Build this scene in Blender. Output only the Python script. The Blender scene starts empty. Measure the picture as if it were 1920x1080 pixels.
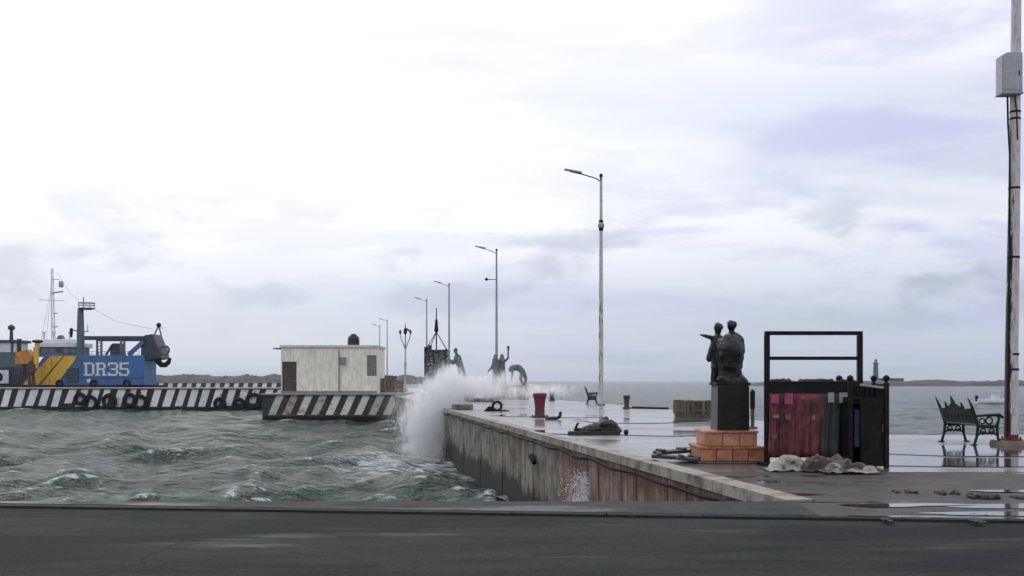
import bpy, bmesh, math, random
import numpy as np
from mathutils import Vector, Matrix, noise as mnoise
random.seed(7)
rng = np.random.default_rng(11)
SC = bpy.context.scene
COL = SC.collection
R = math.radians

# ------------------------------------------------------------------ camera
EYE = 1.4
F = 1920.0
cam_d = bpy.data.cameras.new('camera')
cam_d.sensor_width = 36.0
cam_d.lens = 36.0
cam_d.shift_y = 174.0 / 1920.0
cam_d.clip_start = 0.1
cam_d.clip_end = 20000
cam = bpy.data.objects.new('camera', cam_d)
COL.objects.link(cam)
cam.location = (0, 0, EYE)
cam.rotation_euler = (R(90), 0, 0)
SC.camera = cam

# ------------------------------------------------------------------ sky
SUN_AZ = R(-28)      # left of the view axis
SUN_EL = R(38)
sun_dir = Vector((math.sin(SUN_AZ) * math.cos(SUN_EL), math.cos(SUN_AZ) * math.cos(SUN_EL), math.sin(SUN_EL)))
world = bpy.data.worlds.new('World')
SC.world = world
world.use_nodes = True
WT = world.node_tree
WT.nodes.clear()


def N(tree, typ, **kw):
    n = tree.nodes.new(typ)
    for k, v in kw.items():
        if k.startswith('_'):
            setattr(n, k[1:], v)
        else:
            key = k.replace('__', ' ')
            if key.isdigit():
                key = int(key)
            n.inputs[key].default_value = v
    return n


def L(tree, a, ao, b, bi):
    tree.links.new(a.outputs[ao], b.inputs[bi])


def math_n(t, op, a=None, b=None, c=None, clamp=False):
    n = t.nodes.new('ShaderNodeMath')
    n.operation = op
    n.use_clamp = clamp
    for i, x in enumerate((a, b, c)):
        if x is None:
            continue
        if isinstance(x, (int, float)):
            n.inputs[i].default_value = x
        else:
            t.links.new(x, n.inputs[i])
    return n.outputs[0]


def maprange(t, v, a, b, c, d, smooth=True):
    n = t.nodes.new('ShaderNodeMapRange')
    n.interpolation_type = 'SMOOTHSTEP' if smooth else 'LINEAR'
    t.links.new(v, n.inputs[0])
    for i, x in enumerate((a, b, c, d)):
        n.inputs[i + 1].default_value = x
    return n.outputs[0]


def mixrgb(t, fac, a, b, mode='MIX'):
    n = t.nodes.new('ShaderNodeMix')
    n.data_type = 'RGBA'
    n.blend_type = mode
    for idx, x in ((0, fac), (6, a), (7, b)):
        if isinstance(x, (int, float)):
            n.inputs[idx].default_value = x
        elif isinstance(x, tuple):
            n.inputs[idx].default_value = (*x, 1) if len(x) == 3 else x
        else:
            t.links.new(x, n.inputs[idx])
    return n.outputs[2]


BIG_OFF = (18.5203, 14.9325, 0)
MID_OFF = (5.5416, 34.6625, 0)
PUFF_OFF = (0.35, 0.0, 0.4)


def build_world():
    t = WT
    out = N(t, 'ShaderNodeOutputWorld')
    bg = N(t, 'ShaderNodeBackground', Strength=1.0)
    sky = N(t, 'ShaderNodeTexSky')
    sky.sky_type = 'NISHITA'
    sky.sun_disc = False
    sky.sun_elevation = SUN_EL
    sky.sun_rotation = SUN_AZ
    sky.air_density = 1.0
    sky.dust_density = 3.0
    skys = mixrgb(t, 1.0, sky.outputs[0], (0.1, 0.1, 0.1), 'MULTIPLY')
    tc = N(t, 'ShaderNodeTexCoord')
    sep = N(t, 'ShaderNodeSeparateXYZ')
    L(t, tc, 'Generated', sep, 0)
    z = math_n(t, 'MAXIMUM', sep.outputs[2], 0.0)
    # clouds are laid out on a high flat deck, so they flatten to bands at the horizon
    zz = math_n(t, 'ADD', z, 0.10)
    u = math_n(t, 'DIVIDE', sep.outputs[0], zz)
    v = math_n(t, 'DIVIDE', sep.outputs[1], zz)
    cmb = N(t, 'ShaderNodeCombineXYZ')
    t.links.new(u, cmb.inputs[0])
    t.links.new(v, cmb.inputs[1])

    def cloud(scale, detail, rough, off, sx=1.0, sy=1.0, dist=0.0):
        mp = N(t, 'ShaderNodeMapping', Location=off, Scale=(sx, sy, 1))
        t.links.new(cmb.outputs[0], mp.inputs[0])
        n = N(t, 'ShaderNodeTexNoise', Scale=scale, Detail=detail, Roughness=rough, Distortion=dist)
        t.links.new(mp.outputs[0], n.inputs['Vector'])
        return n.outputs['Fac']
    big = cloud(0.42, 4, 0.5, BIG_OFF, 0.8, 1.0, 0.3)
    mid = cloud(1.15, 8, 0.56, MID_OFF, 0.7, 1.0, 0.25)
    mpp = N(t, 'ShaderNodeMapping', Location=PUFF_OFF, Scale=(1, 1, 2.3))
    L(t, tc, 'Generated', mpp, 0)
    pn = N(t, 'ShaderNodeTexNoise', Scale=9.0, Detail=7, Roughness=0.55, Distortion=0.15)
    L(t, mpp, 0, pn, 'Vector')
    puff = pn.outputs['Fac']
    # broad sun glow through the cloud deck
    vm = N(t, 'ShaderNodeVectorMath', _operation='DOT_PRODUCT')
    L(t, tc, 'Generated', vm, 0)
    vm.inputs[1].default_value = sun_dir
    glow = maprange(t, vm.outputs['Value'], 0.55, 0.98, 0.0, 1.0)
    # elevation: greyer low down, brighter higher up
    base = mixrgb(t, maprange(t, z, 0.0, 0.13, 0.0, 1.0), (0.45, 0.53, 0.65), (0.62, 0.685, 0.83))
    base = mixrgb(t, maprange(t, z, 0.10, 0.36, 0.0, 1.0), base, (0.84, 0.865, 0.99))
    base = mixrgb(t, math_n(t, 'MULTIPLY', glow, maprange(t, z, 0.0, 0.2, 0.45, 0.9)), base, (1.04, 1.06, 1.16))
    # bright gaps and grey-violet undersides
    bigf = maprange(t, big, 0.38, 0.58, 0.0, 1.0)
    base = mixrgb(t, math_n(t, 'MULTIPLY', bigf, maprange(t, z, 0.06, 0.22, 0.15, 1.0)), base, (1.12, 1.12, 1.14))
    midf = maprange(t, mid, 0.48, 0.60, 0.0, 1.0)
    shade = math_n(t, 'MULTIPLY', midf, maprange(t, glow, 0.0, 0.8, 0.8, 0.2))
    base = mixrgb(t, math_n(t, 'MULTIPLY', shade, maprange(t, z, 0.0, 0.2, 0.35, 0.9)), base, (0.585, 0.60, 0.90))
    puf = maprange(t, puff, 0.49, 0.65, 0.0, 1.0)
    low = math_n(t, 'MULTIPLY', maprange(t, z, 0.03, 0.08, 0.0, 1.0), maprange(t, z, 0.12, 0.2, 1.0, 0.0))
    base = mixrgb(t, math_n(t, 'MULTIPLY', math_n(t, 'MULTIPLY', puf, low), maprange(t, glow, 0.0, 0.7, 0.85, 0.4)), base, (0.46, 0.52, 0.65))
    # thin blue veil of open sky
    col = mixrgb(t, 0.94, skys, base)
    # below the horizon: sea grey
    below = maprange(t, sep.outputs[2], -0.06, 0.0, 1.0, 0.0)
    col = mixrgb(t, below, col, (0.25, 0.28, 0.29))
    t.links.new(col, bg.inputs[0])
    L(t, bg, 0, out, 0)


build_world()
sd = bpy.data.lights.new('sun', 'SUN')
sd.energy = 0.8
sd.angle = R(20)
sd.color = (1.0, 0.97, 0.93)
sun = bpy.data.objects.new('sun', sd)
COL.objects.link(sun)
sun.rotation_euler = (-sun_dir).to_track_quat('-Z', 'Y').to_euler()
SC.view_settings.view_transform = 'Standard'
SC.view_settings.look = 'None'
SC.view_settings.exposure = 0.0
SC.view_settings.gamma = 1.0
SC.render.engine = 'CYCLES'
SC.cycles.use_denoising = True
SC.cycles.max_bounces = 7
SC.cycles.use_adaptive_sampling = True
SC.cycles.adaptive_threshold = 0.03
SC.cycles.volume_bounces = 5
SC.cycles.volume_step_rate = 1.0
SC.cycles.volume_max_steps = 256


# ------------------------------------------------------------------ helpers
def X_(px, D):
    return (px - 960.0) / F * D


def Z_(py, D):
    return EYE - (py - 714.0) / F * D


def DG(py, z=0.0):
    """distance at which ground of height z shows at picture row py"""
    return (EYE - z) * F / (py - 714.0)


class MB:
    def __init__(s):
        s.v = []
        s.f = []

    def add(s, vs, fs):
        o = len(s.v)
        s.v += [tuple(p) for p in vs]
        s.f += [tuple(i + o for i in q) for q in fs]
        return s

    def box(s, x0, x1, y0, y1, z0, z1, top=None):
        """axis box; top=(ix, iy) shrinks the top face for a taper"""
        ax, ay = top or (0, 0)
        vs = [(x0, y0, z0), (x1, y0, z0), (x1, y1, z0), (x0, y1, z0),
              (x0 + ax, y0 + ay, z1), (x1 - ax, y0 + ay, z1), (x1 - ax, y1 - ay, z1), (x0 + ax, y1 - ay, z1)]
        return s.add(vs, [(0, 3, 2, 1), (4, 5, 6, 7), (0, 1, 5, 4), (1, 2, 6, 5), (2, 3, 7, 6), (3, 0, 4, 7)])

    def bar(s, p, q, w, h=None, up=(0, 0, 1)):
        p, q = Vector(p), Vector(q)
        d = (q - p).normalized()
        upv = Vector(up)
        if abs(d.dot(upv)) > 0.98:
            upv = Vector((0, 1, 0))
        a = d.cross(upv).normalized()
        b = a.cross(d)
        h = h or w
        vs = []
        for c in (p, q):
            for i, j in ((-1, -1), (1, -1), (1, 1), (-1, 1)):
                vs.append(c + a * i * w / 2 + b * j * h / 2)
        return s.add(vs, [(0, 1, 2, 3), (7, 6, 5, 4), (0, 4, 5, 1), (1, 5, 6, 2), (2, 6, 7, 3), (3, 7, 4, 0)])

    def tube(s, pts, r, n=8, caps=True):
        pts = [Vector(p) for p in pts]
        rs = r if isinstance(r, (list, tuple)) else [r] * len(pts)
        o = len(s.v)
        a = None
        for i, p in enumerate(pts):
            d = (pts[min(i + 1, len(pts) - 1)] - pts[max(i - 1, 0)]).normalized()
            if a is None:
                a = d.cross(Vector((0, 0, 1)))
                if a.length < 0.1:
                    a = d.cross(Vector((0, 1, 0)))
            else:
                a = a - d * a.dot(d)
            a.normalize()
            b = d.cross(a)
            for k in range(n):
                t = 2 * math.pi * k / n
                s.v.append(tuple(p + (a * math.cos(t) + b * math.sin(t)) * rs[i]))
        for i in range(len(pts) - 1):
            for k in range(n):
                k2 = (k + 1) % n
                s.f.append((o + i * n + k, o + i * n + k2, o + (i + 1) * n + k2, o + (i + 1) * n + k))
        if caps:
            s.f.append(tuple(o + k for k in range(n))[::-1])
            e = o + (len(pts) - 1) * n
            s.f.append(tuple(e + k for k in range(n)))
        return s

    def lathe(s, prof, n=24, c=(0, 0, 0)):
        """profile of (r, z) turned about the vertical through c"""
        o = len(s.v)
        for r, z in prof:
            for k in range(n):
                t = 2 * math.pi * k / n
                s.v.append((c[0] + r * math.cos(t), c[1] + r * math.sin(t), c[2] + z))
        for i in range(len(prof) - 1):
            for k in range(n):
                k2 = (k + 1) % n
                s.f.append((o + i * n + k, o + i * n + k2, o + (i + 1) * n + k2, o + (i + 1) * n + k))
        s.f.append(tuple(o + k for k in range(n))[::-1])
        e = o + (len(prof) - 1) * n
        s.f.append(tuple(e + k for k in range(n)))
        return s

    def sphere(s, c, r, n=14, m=8):
        rr = r if isinstance(r, (tuple, list)) else (r, r, r)
        o = len(s.v)
        for i in range(m + 1):
            p = math.pi * i / m - math.pi / 2
            q = max(math.cos(p), 1e-3)
            for k in range(n):
                t = 2 * math.pi * k / n
                s.v.append((c[0] + rr[0] * q * math.cos(t), c[1] + rr[1] * q * math.sin(t), c[2] + rr[2] * math.sin(p)))
        for i in range(m):
            for k in range(n):
                k2 = (k + 1) % n
                s.f.append((o + i * n + k, o + i * n + k2, o + (i + 1) * n + k2, o + (i + 1) * n + k))
        return s

    def torus(s, c, Rr, r, axis='y', n=20, m=8):
        o = len(s.v)
        for i in range(n):
            t = 2 * math.pi * i / n
            for k in range(m):
                p = 2 * math.pi * k / m
                a = (Rr + r * math.cos(p)) * math.cos(t)
                b = (Rr + r * math.cos(p)) * math.sin(t)
                h = r * math.sin(p)
                q = {'y': (a, h, b), 'z': (a, b, h), 'x': (h, a, b)}[axis]
                s.v.append((c[0] + q[0], c[1] + q[1], c[2] + q[2]))
        for i in range(n):
            for k in range(m):
                i2, k2 = (i + 1) % n, (k + 1) % m
                s.f.append((o + i * m + k, o + i2 * m + k, o + i2 * m + k2, o + i * m + k2))
        return s

    def prism(s, poly, y0, y1):
        """(x, z) outline pushed from y0 to y1"""
        n = len(poly)
        vs = [(x, y0, z) for x, z in poly] + [(x, y1, z) for x, z in poly]
        fs = [tuple(range(n)), tuple(range(2 * n - 1, n - 1, -1))]
        fs += [(i, i + n, (i + 1) % n + n, (i + 1) % n) for i in range(n)]
        return s.add(vs, fs)

    def slab(s, poly, z0, z1):
        """(x, y) outline pushed from z0 to z1"""
        n = len(poly)
        vs = [(x, y, z0) for x, y in poly] + [(x, y, z1) for x, y in poly]
        fs = [tuple(range(n))[::-1], tuple(range(n, 2 * n))]
        fs += [(i, (i + 1) % n, (i + 1) % n + n, i + n) for i in range(n)]
        return s.add(vs, fs)

    def mesh(s, name, smooth=True):
        me = bpy.data.meshes.new(name)
        me.from_pydata(s.v, [], s.f)
        bm = bmesh.new()
        bm.from_mesh(me)
        bmesh.ops.recalc_face_normals(bm, faces=bm.faces)
        bm.to_mesh(me)
        bm.free()
        if smooth:
            me.polygons.foreach_set('use_smooth', [True] * len(me.polygons))
            me.set_sharp_from_angle(angle=R(38))
        me.update()
        return me

    def build(s, name, mat, parent=None, bevel=0, loc=(0, 0, 0), rz=0, smooth=True):
        o = bpy.data.objects.new(name, s.mesh(name, smooth))
        COL.objects.link(o)
        o.data.materials.append(mat)
        o.parent = parent
        o.location = loc
        o.rotation_euler[2] = rz
        if bevel:
            m = o.modifiers.new('bevel', 'BEVEL')
            m.width = bevel
            m.segments = 2
            m.limit_method = 'ANGLE'
            m.angle_limit = R(40)
        return o


def tag(o, label, cat, group=None, kind=None):
    if label:
        o['label'] = label
    if cat:
        o['category'] = cat
    if group:
        o['group'] = group
    if kind:
        o['kind'] = kind
    return o


def thing(name, label, cat, loc=(0, 0, 0), rz=0, group=None):
    o = bpy.data.objects.new(name, None)
    COL.objects.link(o)
    o.location = loc
    o.rotation_euler[2] = rz
    o.empty_display_size = 0.2
    return tag(o, label, cat, group)


def piece(name, me, mat, parent, loc=(0, 0, 0), rot=(0, 0, 0), scale=(1, 1, 1)):
    o = bpy.data.objects.new(name, me)
    COL.objects.link(o)
    if mat and not me.materials:
        me.materials.append(mat)
    o.parent = parent
    o.location = loc
    o.rotation_euler = rot
    o.scale = scale
    return o


def copy_tree(o, parent=None):
    c = o.copy()
    COL.objects.link(c)
    c.parent = parent
    for ch in o.children:
        copy_tree(ch, c)
    return c


def blob(name, caps, mat, parent=None, voxel=0.03, smooth=6, loc=(0, 0, 0), rz=0, rough=0.0, rscale=6):
    """one continuous skin over a set of tapered limbs (p, q, r0, r1)"""
    mb = MB()
    for p, q, r0, r1 in caps:
        p, q = Vector(p), Vector(q)
        if (q - p).length < 1e-4:
            mb.sphere(p, r0, 14, 9)
            continue
        d = (q - p).normalized()
        pts, rs = [], []
        for a in (-88, -60, -30, 0):
            pts.append(p + d * r0 * math.sin(R(a)))
            rs.append(max(r0 * math.cos(R(a)), 1e-3))
        for a in (0, 30, 60, 88):
            pts.append(q + d * r1 * math.sin(R(a)))
            rs.append(max(r1 * math.cos(R(a)), 1e-3))
        mb.tube(pts, rs, 12)
    me = mb.mesh(name)
    o = bpy.data.objects.new(name, me)
    COL.objects.link(o)
    m = o.modifiers.new('remesh', 'REMESH')
    m.mode = 'VOXEL'
    m.voxel_size = voxel
    m2 = o.modifiers.new('smooth', 'SMOOTH')
    m2.iterations = smooth
    m2.factor = 0.5
    dg = bpy.context.evaluated_depsgraph_get()
    me2 = bpy.data.meshes.new_from_object(o.evaluated_get(dg))
    o.modifiers.clear()
    o.data = me2
    if rough:
        for v in me2.vertices:
            v.co += v.normal * rough * mnoise.fractal(v.co * rscale, 0.8, 2.0, 3)
    me2.polygons.foreach_set('use_smooth', [True] * len(me2.polygons))
    me2.materials.clear()
    me2.materials.append(mat)
    o.parent = parent
    o.location = loc
    o.rotation_euler[2] = rz
    return o


# ------------------------------------------------------------------ materials
def mk(name, col, rough=0.6, col2=None, scale=4.0, detail=5, lo=0.35, hi=0.7, bump=0.15, bscale=None, metal=0.0,
       stretch=(1, 1, 1), rvar=0.12, spec=0.5, rand=0.0, coord='Object', bdist=0.02):
    m = bpy.data.materials.new(name)
    m.use_nodes = True
    t = m.node_tree
    b = t.nodes['Principled BSDF']
    b.inputs['Metallic'].default_value = metal
    b.inputs['Specular IOR Level'].default_value = spec
    tc = N(t, 'ShaderNodeTexCoord')
    mp = N(t, 'ShaderNodeMapping', Scale=stretch)
    L(t, tc, coord, mp, 0)
    oi = N(t, 'ShaderNodeObjectInfo')
    ad = N(t, 'ShaderNodeVectorMath', _operation='ADD')
    sc = N(t, 'ShaderNodeVectorMath', _operation='SCALE')
    cx = N(t, 'ShaderNodeCombineXYZ')
    for i in range(3):
        L(t, oi, 'Random', cx, i)
    L(t, cx, 0, sc, 0)
    sc.inputs['Scale'].default_value = 37.0
    L(t, mp, 0, ad, 0)
    L(t, sc, 0, ad, 1)
    n = N(t, 'ShaderNodeTexNoise', Scale=scale, Detail=detail, Roughness=0.62)
    L(t, ad, 0, n, 'Vector')
    c2 = col2 or tuple(c * 0.62 for c in col)
    fac = maprange(t, n.outputs['Fac'], lo, hi, 0, 1)
    c = mixrgb(t, fac, col, c2)
    # fine speckle
    n2 = N(t, 'ShaderNodeTexNoise', Scale=scale * 9, Detail=3, Roughness=0.6)
    L(t, ad, 0, n2, 'Vector')
    c = mixrgb(t, 0.35, c, mixrgb(t, 1.0, c, maprange(t, n2.outputs['Fac'], 0.3, 0.7, 0.6, 1.35), 'MULTIPLY'))
    if rand:
        v = maprange(t, oi.outputs['Random'], 0, 1, 1 - rand, 1 + rand, False)
        c = mixrgb(t, 1.0, c, v, 'MULTIPLY')
    t.links.new(c, b.inputs['Base Color'])
    rr = maprange(t, n2.outputs['Fac'], 0.3, 0.7, max(rough - rvar, 0.02), min(rough + rvar, 1))
    t.links.new(rr, b.inputs['Roughness'])
    if bump:
        n3 = N(t, 'ShaderNodeTexNoise', Scale=bscale or scale * 6, Detail=5, Roughness=0.65)
        L(t, ad, 0, n3, 'Vector')
        bp = N(t, 'ShaderNodeBump', Strength=bump, Distance=bdist)
        L(t, n3, 'Fac', bp, 'Height')
        L(t, bp, 0, b, 'Normal')
    return m


M = {}
M['concrete'] = mk('concrete', (0.30, 0.29, 0.26), 0.7, (0.17, 0.165, 0.15), 1.6, bump=0.4)
M['coping'] = mk('coping', (0.30, 0.28, 0.23), 0.55, (0.10, 0.088, 0.07), 2.6, lo=0.42, hi=0.68, bump=0.5, rand=0.2)


def stained_wall(name, rust):
    """rough concrete, soot and lime runs, rust patches and bleeding streaks"""
    m = bpy.data.materials.new(name)
    m.use_nodes = True
    t = m.node_tree
    b = t.nodes['Principled BSDF']
    g = N(t, 'ShaderNodeNewGeometry')

    def nz(scale, st, det=6, ro=0.62, off=(0, 0, 0)):
        mp = N(t, 'ShaderNodeMapping', Scale=st, Location=off)
        L(t, g, 'Position', mp, 0)
        n = N(t, 'ShaderNodeTexNoise', Scale=scale, Detail=det, Roughness=ro)
        L(t, mp, 0, n, 'Vector')
        return n.outputs['Fac']
    blot = nz(1.3, (1, 1, 1.3), 7, 0.65)
    run = nz(3.2, (1, 1.6, 0.14), 5, 0.6, (3, 1, 0))
    fine = nz(26.0, (1, 1, 1), 4, 0.7)
    c = mixrgb(t, maprange(t, blot, 0.35, 0.66, 0, 1), (0.29, 0.268, 0.22), (0.115, 0.102, 0.082))
    c = mixrgb(t, math_n(t, 'MULTIPLY', maprange(t, run, 0.50, 0.64, 0, 1), 0.75), c, (0.075, 0.066, 0.054))
    pale = maprange(t, nz(2.7, (1, 1.5, 0.18), 5, 0.6, (11, 7, 0)), 0.58, 0.68, 0, 1)
    c = mixrgb(t, math_n(t, 'MULTIPLY', pale, 0.5), c, (0.38, 0.35, 0.30))
    rp = maprange(t, nz(0.85, (1, 1, 0.5), 5, 0.6, (2, 8, 4)), 0.62 - 0.28 * rust, 0.70 - 0.26 * rust, 0, 1)
    rs = maprange(t, nz(4.2, (1, 1.8, 0.16), 6, 0.65, (7, 2, 0)), 0.40, 0.60, 0, 1)
    rcol = mixrgb(t, maprange(t, fine, 0.35, 0.65, 0, 1), (0.26, 0.088, 0.05), (0.13, 0.042, 0.026))
    c = mixrgb(t, math_n(t, 'MULTIPLY', math_n(t, 'MULTIPLY', rp, rs), 0.92), c, rcol)
    c = mixrgb(t, 1.0, c, maprange(t, fine, 0.3, 0.7, 0.7, 1.3), 'MULTIPLY')
    t.links.new(c, b.inputs['Base Color'])
    b.inputs['Roughness'].default_value = 0.72
    b.inputs['Specular IOR Level'].default_value = 0.25
    bp = N(t, 'ShaderNodeBump', Strength=0.8, Distance=0.03)
    t.links.new(math_n(t, 'ADD', fine, math_n(t, 'MULTIPLY', blot, 2.0)), bp.inputs['Height'])
    L(t, bp, 0, b, 'Normal')
    return m


M['wall_grey'] = stained_wall('wall_grey', 0.15)
M['wall_rust'] = stained_wall('wall_rust', 1.0)


def waterline(m, z0, z1):
    """dark algae below the splash line, with a ragged upper edge"""
    t = m.node_tree
    b = t.nodes['Principled BSDF']
    src = b.inputs['Base Color'].links[0].from_socket
    tc = N(t, 'ShaderNodeTexCoord')
    sp = N(t, 'ShaderNodeSeparateXYZ')
    L(t, tc, 'Object', sp, 0)
    g = N(t, 'ShaderNodeNewGeometry')
    n = N(t, 'ShaderNodeTexNoise', Scale=0.9, Detail=6, Roughness=0.6)
    L(t, g, 'Position', n, 'Vector')
    v = math_n(t, 'ADD', sp.outputs[2], math_n(t, 'MULTIPLY', math_n(t, 'SUBTRACT', n.outputs['Fac'], 0.5), 1.5))
    f = maprange(t, v, z0, z1, 1, 0)
    t.links.new(mixrgb(t, f, src, (0.028, 0.031, 0.025)), b.inputs['Base Color'])


waterline(M['wall_grey'], -1.75, -1.35)
waterline(M['wall_rust'], -2.0, -1.6)
M['wall_dark'] = mk('wall_dark', (0.03, 0.034, 0.03), 0.5, (0.07, 0.08, 0.065), 2.0, bump=0.5)
M['rubber'] = mk('rubber', (0.012, 0.012, 0.012), 0.75, (0.028, 0.028, 0.027), 6, spec=0.12)
M['white_paint'] = mk('white_paint', (0.72, 0.72, 0.70), 0.6, (0.42, 0.42, 0.40), 2.4, lo=0.45, hi=0.75, rand=0.1)
M['stripe_white'] = mk('stripe_white', (0.86, 0.85, 0.82), 0.65, (0.30, 0.29, 0.27), 1.5, lo=0.55, hi=0.78, rand=0.12)
M['stripe_worn'] = mk('stripe_worn', (0.66, 0.64, 0.58), 0.65, (0.22, 0.19, 0.15), 1.8, lo=0.5, hi=0.7, rand=0.2)
M['stripe_rust'] = mk('stripe_rust', (0.48, 0.38, 0.32), 0.65, (0.12, 0.07, 0.05), 1.8, lo=0.45, hi=0.68, rand=0.2)
M['wharf_black'] = mk('wharf_black', (0.018, 0.018, 0.018), 0.6, (0.05, 0.048, 0.043), 1.2, lo=0.5, hi=0.75)
M['wharf_olive'] = mk('wharf_olive', (0.035, 0.031, 0.026), 0.6, (0.085, 0.07, 0.052), 1.4, lo=0.45, hi=0.75)
M['stucco'] = mk('stucco', (0.86, 0.81, 0.69), 0.8, (0.76, 0.71, 0.59), 0.5, stretch=(1, 1, 0.3), lo=0.45, hi=0.85, bump=0.05)
M['stucco_white'] = mk('stucco_white', (0.72, 0.70, 0.64), 0.8, (0.6, 0.58, 0.52), 1.2)
M['dark_door'] = mk('dark_door', (0.045, 0.045, 0.045), 0.5, (0.09, 0.07, 0.05), 1.5)
M['grey_glass'] = mk('grey_glass', (0.16, 0.17, 0.16), 0.25, (0.24, 0.24, 0.22), 2.0, bump=0.0)
M['black_plastic'] = mk('black_plastic', (0.015, 0.015, 0.016), 0.4)
M['ship_blue'] = mk('ship_blue', (0.045, 0.16, 0.36), 0.45, (0.06, 0.10, 0.17), 1.1, stretch=(1.2, 1, 0.14), lo=0.5, hi=0.72, bump=0.1)
M['ship_dark'] = mk('ship_dark', (0.025, 0.035, 0.055), 0.5, (0.05, 0.06, 0.075), 1.0)
M['ship_greyblue'] = mk('ship_greyblue', (0.11, 0.15, 0.18), 0.5, (0.07, 0.1, 0.12), 1.0)
M['ship_yellow'] = mk('ship_yellow', (0.75, 0.46, 0.05), 0.5, (0.34, 0.18, 0.05), 1.1, stretch=(1.2, 1, 0.14), lo=0.5, hi=0.72)
M['ship_brown'] = mk('ship_brown', (0.12, 0.055, 0.02), 0.6)
M['ship_white'] = mk('ship_white', (0.75, 0.77, 0.80), 0.4, (0.6, 0.62, 0.64), 1.5)
M['orange'] = mk('orange', (0.62, 0.25, 0.035), 0.5, (0.36, 0.15, 0.04), 2)
M['bronze'] = mk('bronze', (0.022, 0.025, 0.024), 0.45, (0.042, 0.05, 0.045), 5, lo=0.45, hi=0.75, bump=0.3, metal=0.35)
M['bronze_green'] = mk('bronze_green', (0.10, 0.135, 0.115), 0.5, (0.05, 0.065, 0.058), 3, bump=0.3, metal=0.2)
M['bronze_hazed'] = mk('bronze_hazed', (0.09, 0.105, 0.11), 0.55, (0.14, 0.16, 0.15), 2, bump=0.3)  # bronze lightened towards grey: the spray haze is put into its colour
M['granite_dark'] = mk('granite_dark', (0.014, 0.014, 0.014), 0.5, (0.024, 0.024, 0.022), 7, bump=0.05, spec=0.2)
M['granite_light'] = mk('granite_light', (0.10, 0.10, 0.096), 0.55, (0.07, 0.07, 0.066), 7, bump=0.15)
M['terracotta'] = mk('terracotta', (0.46, 0.175, 0.07), 0.5, (0.17, 0.065, 0.035), 3.4, lo=0.42, hi=0.74, bump=0.35, rand=0.2)
M['terracotta_pale'] = mk('terracotta_pale', (0.50, 0.245, 0.14), 0.5, (0.27, 0.085, 0.05), 3.8, lo=0.42, hi=0.72, bump=0.35, rand=0.2)
M['iron'] = mk('iron', (0.008, 0.008, 0.009), 0.5, (0.018, 0.017, 0.016), 6, bump=0.1, spec=0.15)
M['iron_green'] = mk('iron_green', (0.012, 0.017, 0.017), 0.5, (0.024, 0.032, 0.03), 6, bump=0.15, spec=0.2)
M['red_iron'] = mk('red_iron', (0.15, 0.025, 0.032), 0.5, (0.07, 0.022, 0.022), 3.5, lo=0.45, hi=0.7, bump=0.3)
M['brown_iron'] = mk('brown_iron', (0.10, 0.05, 0.028), 0.6, (0.045, 0.03, 0.025), 4, bump=0.3)
M['wood_grey'] = mk('wood_grey', (0.17, 0.145, 0.10), 0.7, (0.085, 0.07, 0.055), 3, stretch=(2, 2, 0.3), bump=0.4, rand=0.25)
M['wood_dark'] = mk('wood_dark', (0.05, 0.043, 0.036), 0.6, (0.022, 0.02, 0.018), 3, stretch=(0.4, 2, 2), bump=0.4)
M['cloth_red'] = mk('cloth_red', (0.20, 0.05, 0.05), 0.8, (0.075, 0.032, 0.034), 6, stretch=(1.2, 1, 0.9), lo=0.4, hi=0.62, rand=0.12)
M['cloth_grey'] = mk('cloth_grey', (0.05, 0.055, 0.052), 0.8, (0.03, 0.035, 0.034), 3, rand=0.2)
M['cloth_blue'] = mk('cloth_blue', (0.012, 0.017, 0.06), 0.7, (0.02, 0.03, 0.09), 3)
M['tag_pink'] = mk('tag_pink', (0.42, 0.05, 0.13), 0.6, (0.2, 0.06, 0.09), 9, lo=0.4, hi=0.6)
M['tag_white'] = mk('tag_white', (0.42, 0.45, 0.42), 0.6, (0.3, 0.32, 0.3), 6)
M['tarp_white'] = mk('tarp_white', (0.36, 0.35, 0.31), 0.6, (0.07, 0.06, 0.052), 2.6, lo=0.44, hi=0.6, bump=0.8, bscale=7, bdist=0.04)  # dark patches are dirt, and also paint in the shaded hollows under the folds
M['tarp_brown'] = mk('tarp_brown', (0.16, 0.125, 0.10), 0.65, (0.035, 0.022, 0.017), 2.8, lo=0.4, hi=0.56, bump=0.8, bscale=7, bdist=0.04)  # dirt patches deepened, so shade under the sheet edges is in the colour too
M['litter'] = mk('litter', (0.045, 0.035, 0.028), 0.6, (0.11, 0.075, 0.05), 7, lo=0.45, hi=0.7, bump=0.5)
M['litter_black'] = mk('litter_black', (0.018, 0.018, 0.02), 0.55, (0.05, 0.045, 0.045), 6, bump=0.4)
M['rock'] = mk('rock', (0.20, 0.18, 0.16), 0.75, (0.1, 0.085, 0.075), 3, bump=0.6, rand=0.3)
M['brick_red'] = mk('brick_red', (0.24, 0.13, 0.10), 0.75, (0.14, 0.075, 0.06), 2.5, rand=0.35)
M['box_grey'] = mk('box_grey', (0.42, 0.42, 0.44), 0.5, (0.36, 0.36, 0.38), 2)
M['pole_grey'] = mk('pole_grey', (0.30, 0.31, 0.33), 0.5, (0.42, 0.43, 0.45), 1.5, stretch=(3, 3, 0.5))
M['far_teal'] = mk('far_teal', (0.07, 0.20, 0.17), 0.8, (0.05, 0.14, 0.12), 0.1)
M['far_building'] = mk('far_building', (0.20, 0.22, 0.24), 0.8, (0.15, 0.16, 0.18), 0.05)
M['shore'] = mk('shore', (0.050, 0.056, 0.045), 0.9, (0.028, 0.034, 0.026), 0.03, coord='Object', bump=0)
M['shore_right'] = mk('shore_right', (0.05, 0.052, 0.05), 0.9, (0.09, 0.085, 0.08), 0.06, bump=0)


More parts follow.
